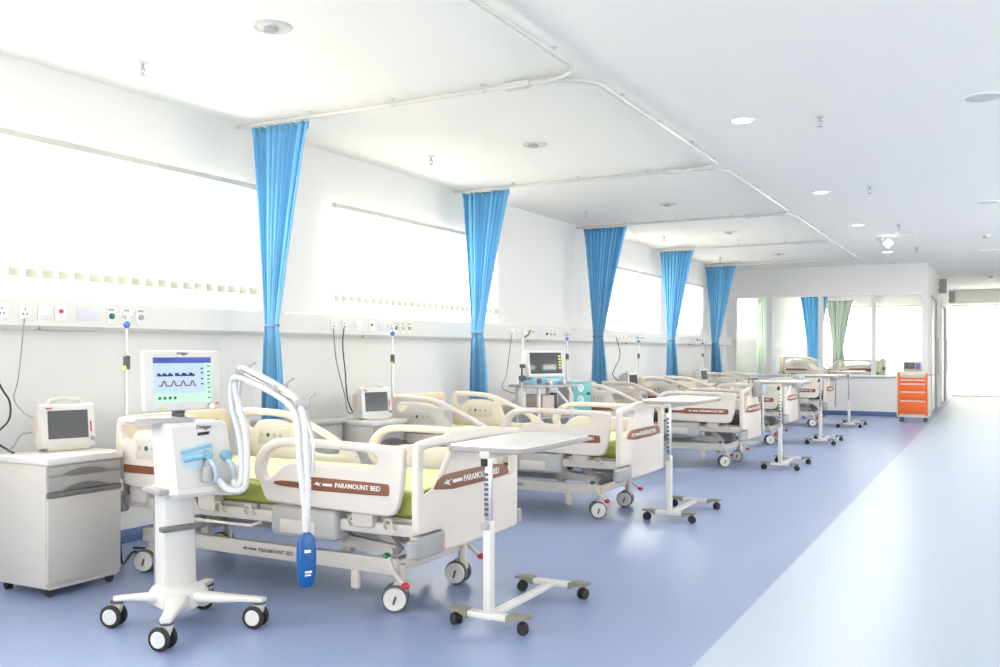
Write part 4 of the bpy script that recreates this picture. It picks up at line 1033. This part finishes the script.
cord('black cord hanging right of the third blue curtain', [(-5.533, 14.38, 1.66), (-5.45, 14.34, 1.36), (-5.40, 13.94, 1.12), (-5.38, 13.85, 1.03), (-5.24, 13.88, .90)])
cord('black cord dropping behind the ventilator cart to the floor', [(-4.98, 4.09, .50), (-4.90, 4.03, .42), (-4.86, 4.02, .22), (-5.05, 4.20, .02), (-5.30, 4.50, .012), (-5.05, 4.42, .012), (-4.95, 4.32, .012), (-5.2, 4.62, .012), (-5.42, 4.60, .012)], .008)

# ------------------------------------------------------------------ ceiling fittings
LAMPS = []
def downlight(label, x, y, lit, r=0.105):
    t = thing('ceiling_downlight', label, 'downlight', (x, y, HC), 0)
    mb = MB(); mb.lathe([(r - .025, -.004), (r - .012, -.010), (r, -.006), (r + .004, 0), (r - .025, 0)], (0, 0, 0), (0, 0, 1), 32); mb.build('trim_ring', M['frame'] if lit else M['fixture'], t)
    mb = MB(); mb.lathe([(.0005, -.0075), (r * .5, -.007), (r - .024, -.005), (r - .024, -.001)], (0, 0, 0), (0, 0, 1), 28); mb.build('lens', M['lens'] if lit else M['offlens'], t)
    if not lit:
        mb = MB(); mb.cyl((-.01, 0, -.03), (-.01, 0, -.006), .035, .045, bev=.004); mb.build('lamp_bulb', M['midgrey'], t)
        mb = MB(); mb.box((-.055, -.012, -.022), (-.035, .012, -.004)); mb.build('spring_clip', M['darkgrey'], t)
    else: LAMPS.append((x, y))
    return t
for (y, lb) in ((4.0, 'lit downlight out of frame'), (7.75, 'nearest lit downlight, brightest and largest of the row'), (11.67, 'second lit downlight of the row along the aisle'), (14.95, 'third lit downlight of the row along the aisle'), (19.2, 'farthest lit downlight of the row, close to the glazed partition')):
    if y > 5: downlight(lb, -1.87, y, True)
for (y, lb) in ((4.21, 'unlit round downlight over the nearest bay, at the top of the photo'), (7.74, 'unlit round downlight over the second bay'), (11.68, 'unlit round downlight over the third bay'), (14.88, 'unlit round downlight over the fourth bay'), (18.63, 'unlit round downlight over the farthest bay')):
    downlight(lb, -3.78, y, False, 0.115)
def sprinkler(label, x, y):
    t = thing('sprinkler', label, 'sprinkler', (x, y, HC), 0)
    mb = MB(); mb.lathe([(.001, -.012), (.035, -.010), (.038, -.002), (.036, 0)], (0, 0, 0), (0, 0, 1), 18); mb.build('escutcheon', M['fixture'], t)
    mb = MB(); mb.cyl((0, 0, -.05), (0, 0, -.01), .010); mb.tube([(-.016, 0, -.04), (-.018, 0, -.06), (0, 0, -.082)], .004); mb.tube([(.016, 0, -.04), (.018, 0, -.06), (0, 0, -.082)], .004); mb.cyl((0, 0, -.088), (0, 0, -.084), .022); mb.build('head', M['greyplastic'], t)
for x, y, lb in ((-5.0, 4.32, 'sprinkler head on the ceiling over the nearest bay'), (-4.9, 7.72, 'sprinkler head on the ceiling over the second bay'), (-4.92, 11.64, 'sprinkler head over the third bay, near the third blue curtain'), (-4.87, 14.85, 'sprinkler head over the fourth bay'), (-4.95, 18.66, 'sprinkler head over the farthest bay'),
                 (-1.28, 7.91, 'nearest sprinkler head over the aisle, right of the brightest downlight'), (-1.31, 11.51, 'second sprinkler head over the aisle'), (-1.31, 15.13, 'third sprinkler head over the aisle'), (-1.31, 18.59, 'farthest sprinkler head over the aisle')):
    sprinkler(lb, x, y)
for x, y, r, lb in ((-.10, 7.9, .15, 'round grey ceiling speaker at the upper right edge of the photo'), (-.12, 13.44, .15, 'second round grey ceiling speaker on the right'), (-1.30, 16.2, .16, 'flat round ceiling speaker beside the diamond shaped lamp'), (-.15, 19.8, .15, 'farthest round ceiling speaker on the right')):
    t = thing('ceiling_speaker', lb, 'ceiling speaker', (x, y, HC), 0)
    mb = MB(); mb.lathe([(r - .03, -.006), (r - .015, -.012), (r, -.008), (r + .003, 0)], (0, 0, 0), (0, 0, 1), 32); mb.build('rim', M['frame'], t)
    mb = MB(); mb.lathe([(.001, -.009), (r - .03, -.008), (r - .028, -.002)], (0, 0, 0), (0, 0, 1), 32); mb.build('grille', M['fixture'], t)
for x, y, lb in ((-.18, 17.2, 'dome smoke detector on the ceiling at the right edge'), (-.16, 26.5, 'dome smoke detector over the corridor end')):
    t = thing('smoke_detector', lb, 'smoke detector', (x, y, HC), 0)
    mb = MB(); mb.lathe([(.001, -.022), (.07, -.02), (.075, -.004), (.072, 0)], (0, 0, 0), (0, 0, 1), 24); mb.build('base', M['frame'], t)
    mb = MB(); mb.lathe([(.001, -.062), (.03, -.06), (.05, -.045), (.055, -.02)], (0, 0, 0), (0, 0, 1), 24); mb.build('sensor_dome', M['fixture'], t)
t = thing('emergency_lamp', 'white diamond shaped emergency lamp hanging from the ceiling before the partition', 'emergency lamp', (-1.66, 16.7, HC), 0)
mb = MB(); mb.box((-.14, -.03, -.06), (-.02, .03, 0), .008); mb.build('bracket', M['fixture'], t)
mb = MB(); mb.cyl((-.06, 0, -.09), (-.06, 0, -.055), .03, bev=.004); mb.build('swivel', M['midgrey'], t)
mb = MB(); mb.tube([(-.06, 0, -.085), (-.01, 0, -.10), (.04, 0, -.11)], .010); mb.build('arm', M['midgrey'], t)
mb = MB(); mb.box((-.065, -.015, -.065), (.065, .02, .065), .008); mb.build('lamp_housing', M['frame'], t, (.05, 0, -.115), (0, PI / 4, 0))
mb = MB(); mb.box((-.052, -.022, -.052), (.052, -.014, .052), .004); mb.build('lamp_panel', M['lens'], t, (.05, 0, -.115), (0, PI / 4, 0))

# ------------------------------------------------------------------ light
w = bpy.data.worlds.new('World'); scene.world = w; w.use_nodes = True
bg = w.node_tree.nodes['Background']; bg.inputs[0].default_value = (1.0, 0.97, 0.94, 1); bg.inputs[1].default_value = 2.0
def area(name, loc, rot, sx, sy, power, col=(1, 1, 1)):
    l = bpy.data.lights.new(name, 'AREA'); l.shape = 'RECTANGLE'; l.size = sx; l.size_y = sy; l.energy = power; l.color = col
    o = bpy.data.objects.new(name, l); COL.objects.link(o); o.location = loc; o.rotation_euler = rot; return o
DAY = (1.0, 0.955, 0.905)
K = 1.0
for i, (a, b) in enumerate(LEFT_WINS):
    area('daylight_left', (XW - 0.35, (a + b) / 2, (WZ0 + WZ1) / 2), (0, -PI / 2, 0), WZ1 - WZ0, b - a, (62 if a < 22 else 160) * (b - a) * K, DAY)
for a, b, c, d in BACK_FILL_WINS: area('fill_back', ((a + b) / 2, YB - 0.35, (c + d) / 2), (PI / 2, 0, 0), b - a, d - c, 16 * (b - a) * K, DAY)  # fill lamps outside the made-up back windows
for a, b, c, d in RIGHT_FILL_WINS: area('fill_right', (XR + 0.35, (a + b) / 2, (c + d) / 2), (0, PI / 2, 0), d - c, b - a, (18 if a < 11 else 32) * (b - a) * K, DAY)  # fill lamps at the added right windows, stronger ones brighten the partition
for (a, b, c, d), pw in zip(END_WINS, (150, 62)): area('daylight_end', ((a + b) / 2, YE + 0.35, (c + d) / 2), (-PI / 2, 0, 0), b - a, d - c, pw * (b - a) * K, DAY)
for x, y in LAMPS:
    l = bpy.data.lights.new('downlight_lamp', 'AREA'); l.shape = 'DISK'; l.size = 0.14; l.energy = 26; l.color = (1, .97, .92)
    o = bpy.data.objects.new('downlight_lamp', l); COL.objects.link(o); o.location = (x, y, HC - 0.012)

# ------------------------------------------------------------------ camera and view
cam = bpy.data.cameras.new('camera'); cam.sensor_width = 36; cam.lens = 930 * 36 / 1000; cam.shift_y = 0.0188; cam.clip_end = 200
co = bpy.data.objects.new('camera', cam); COL.objects.link(co)
co.location = (0, 0, 1.4); co.rotation_euler = (PI / 2, 0, math.atan(498 / 930)); scene.camera = co
vs = scene.view_settings; vs.view_transform = 'Standard'; vs.look = 'None'; vs.gamma = 1; vs.use_curve_mapping = False; vs.exposure = 0.76
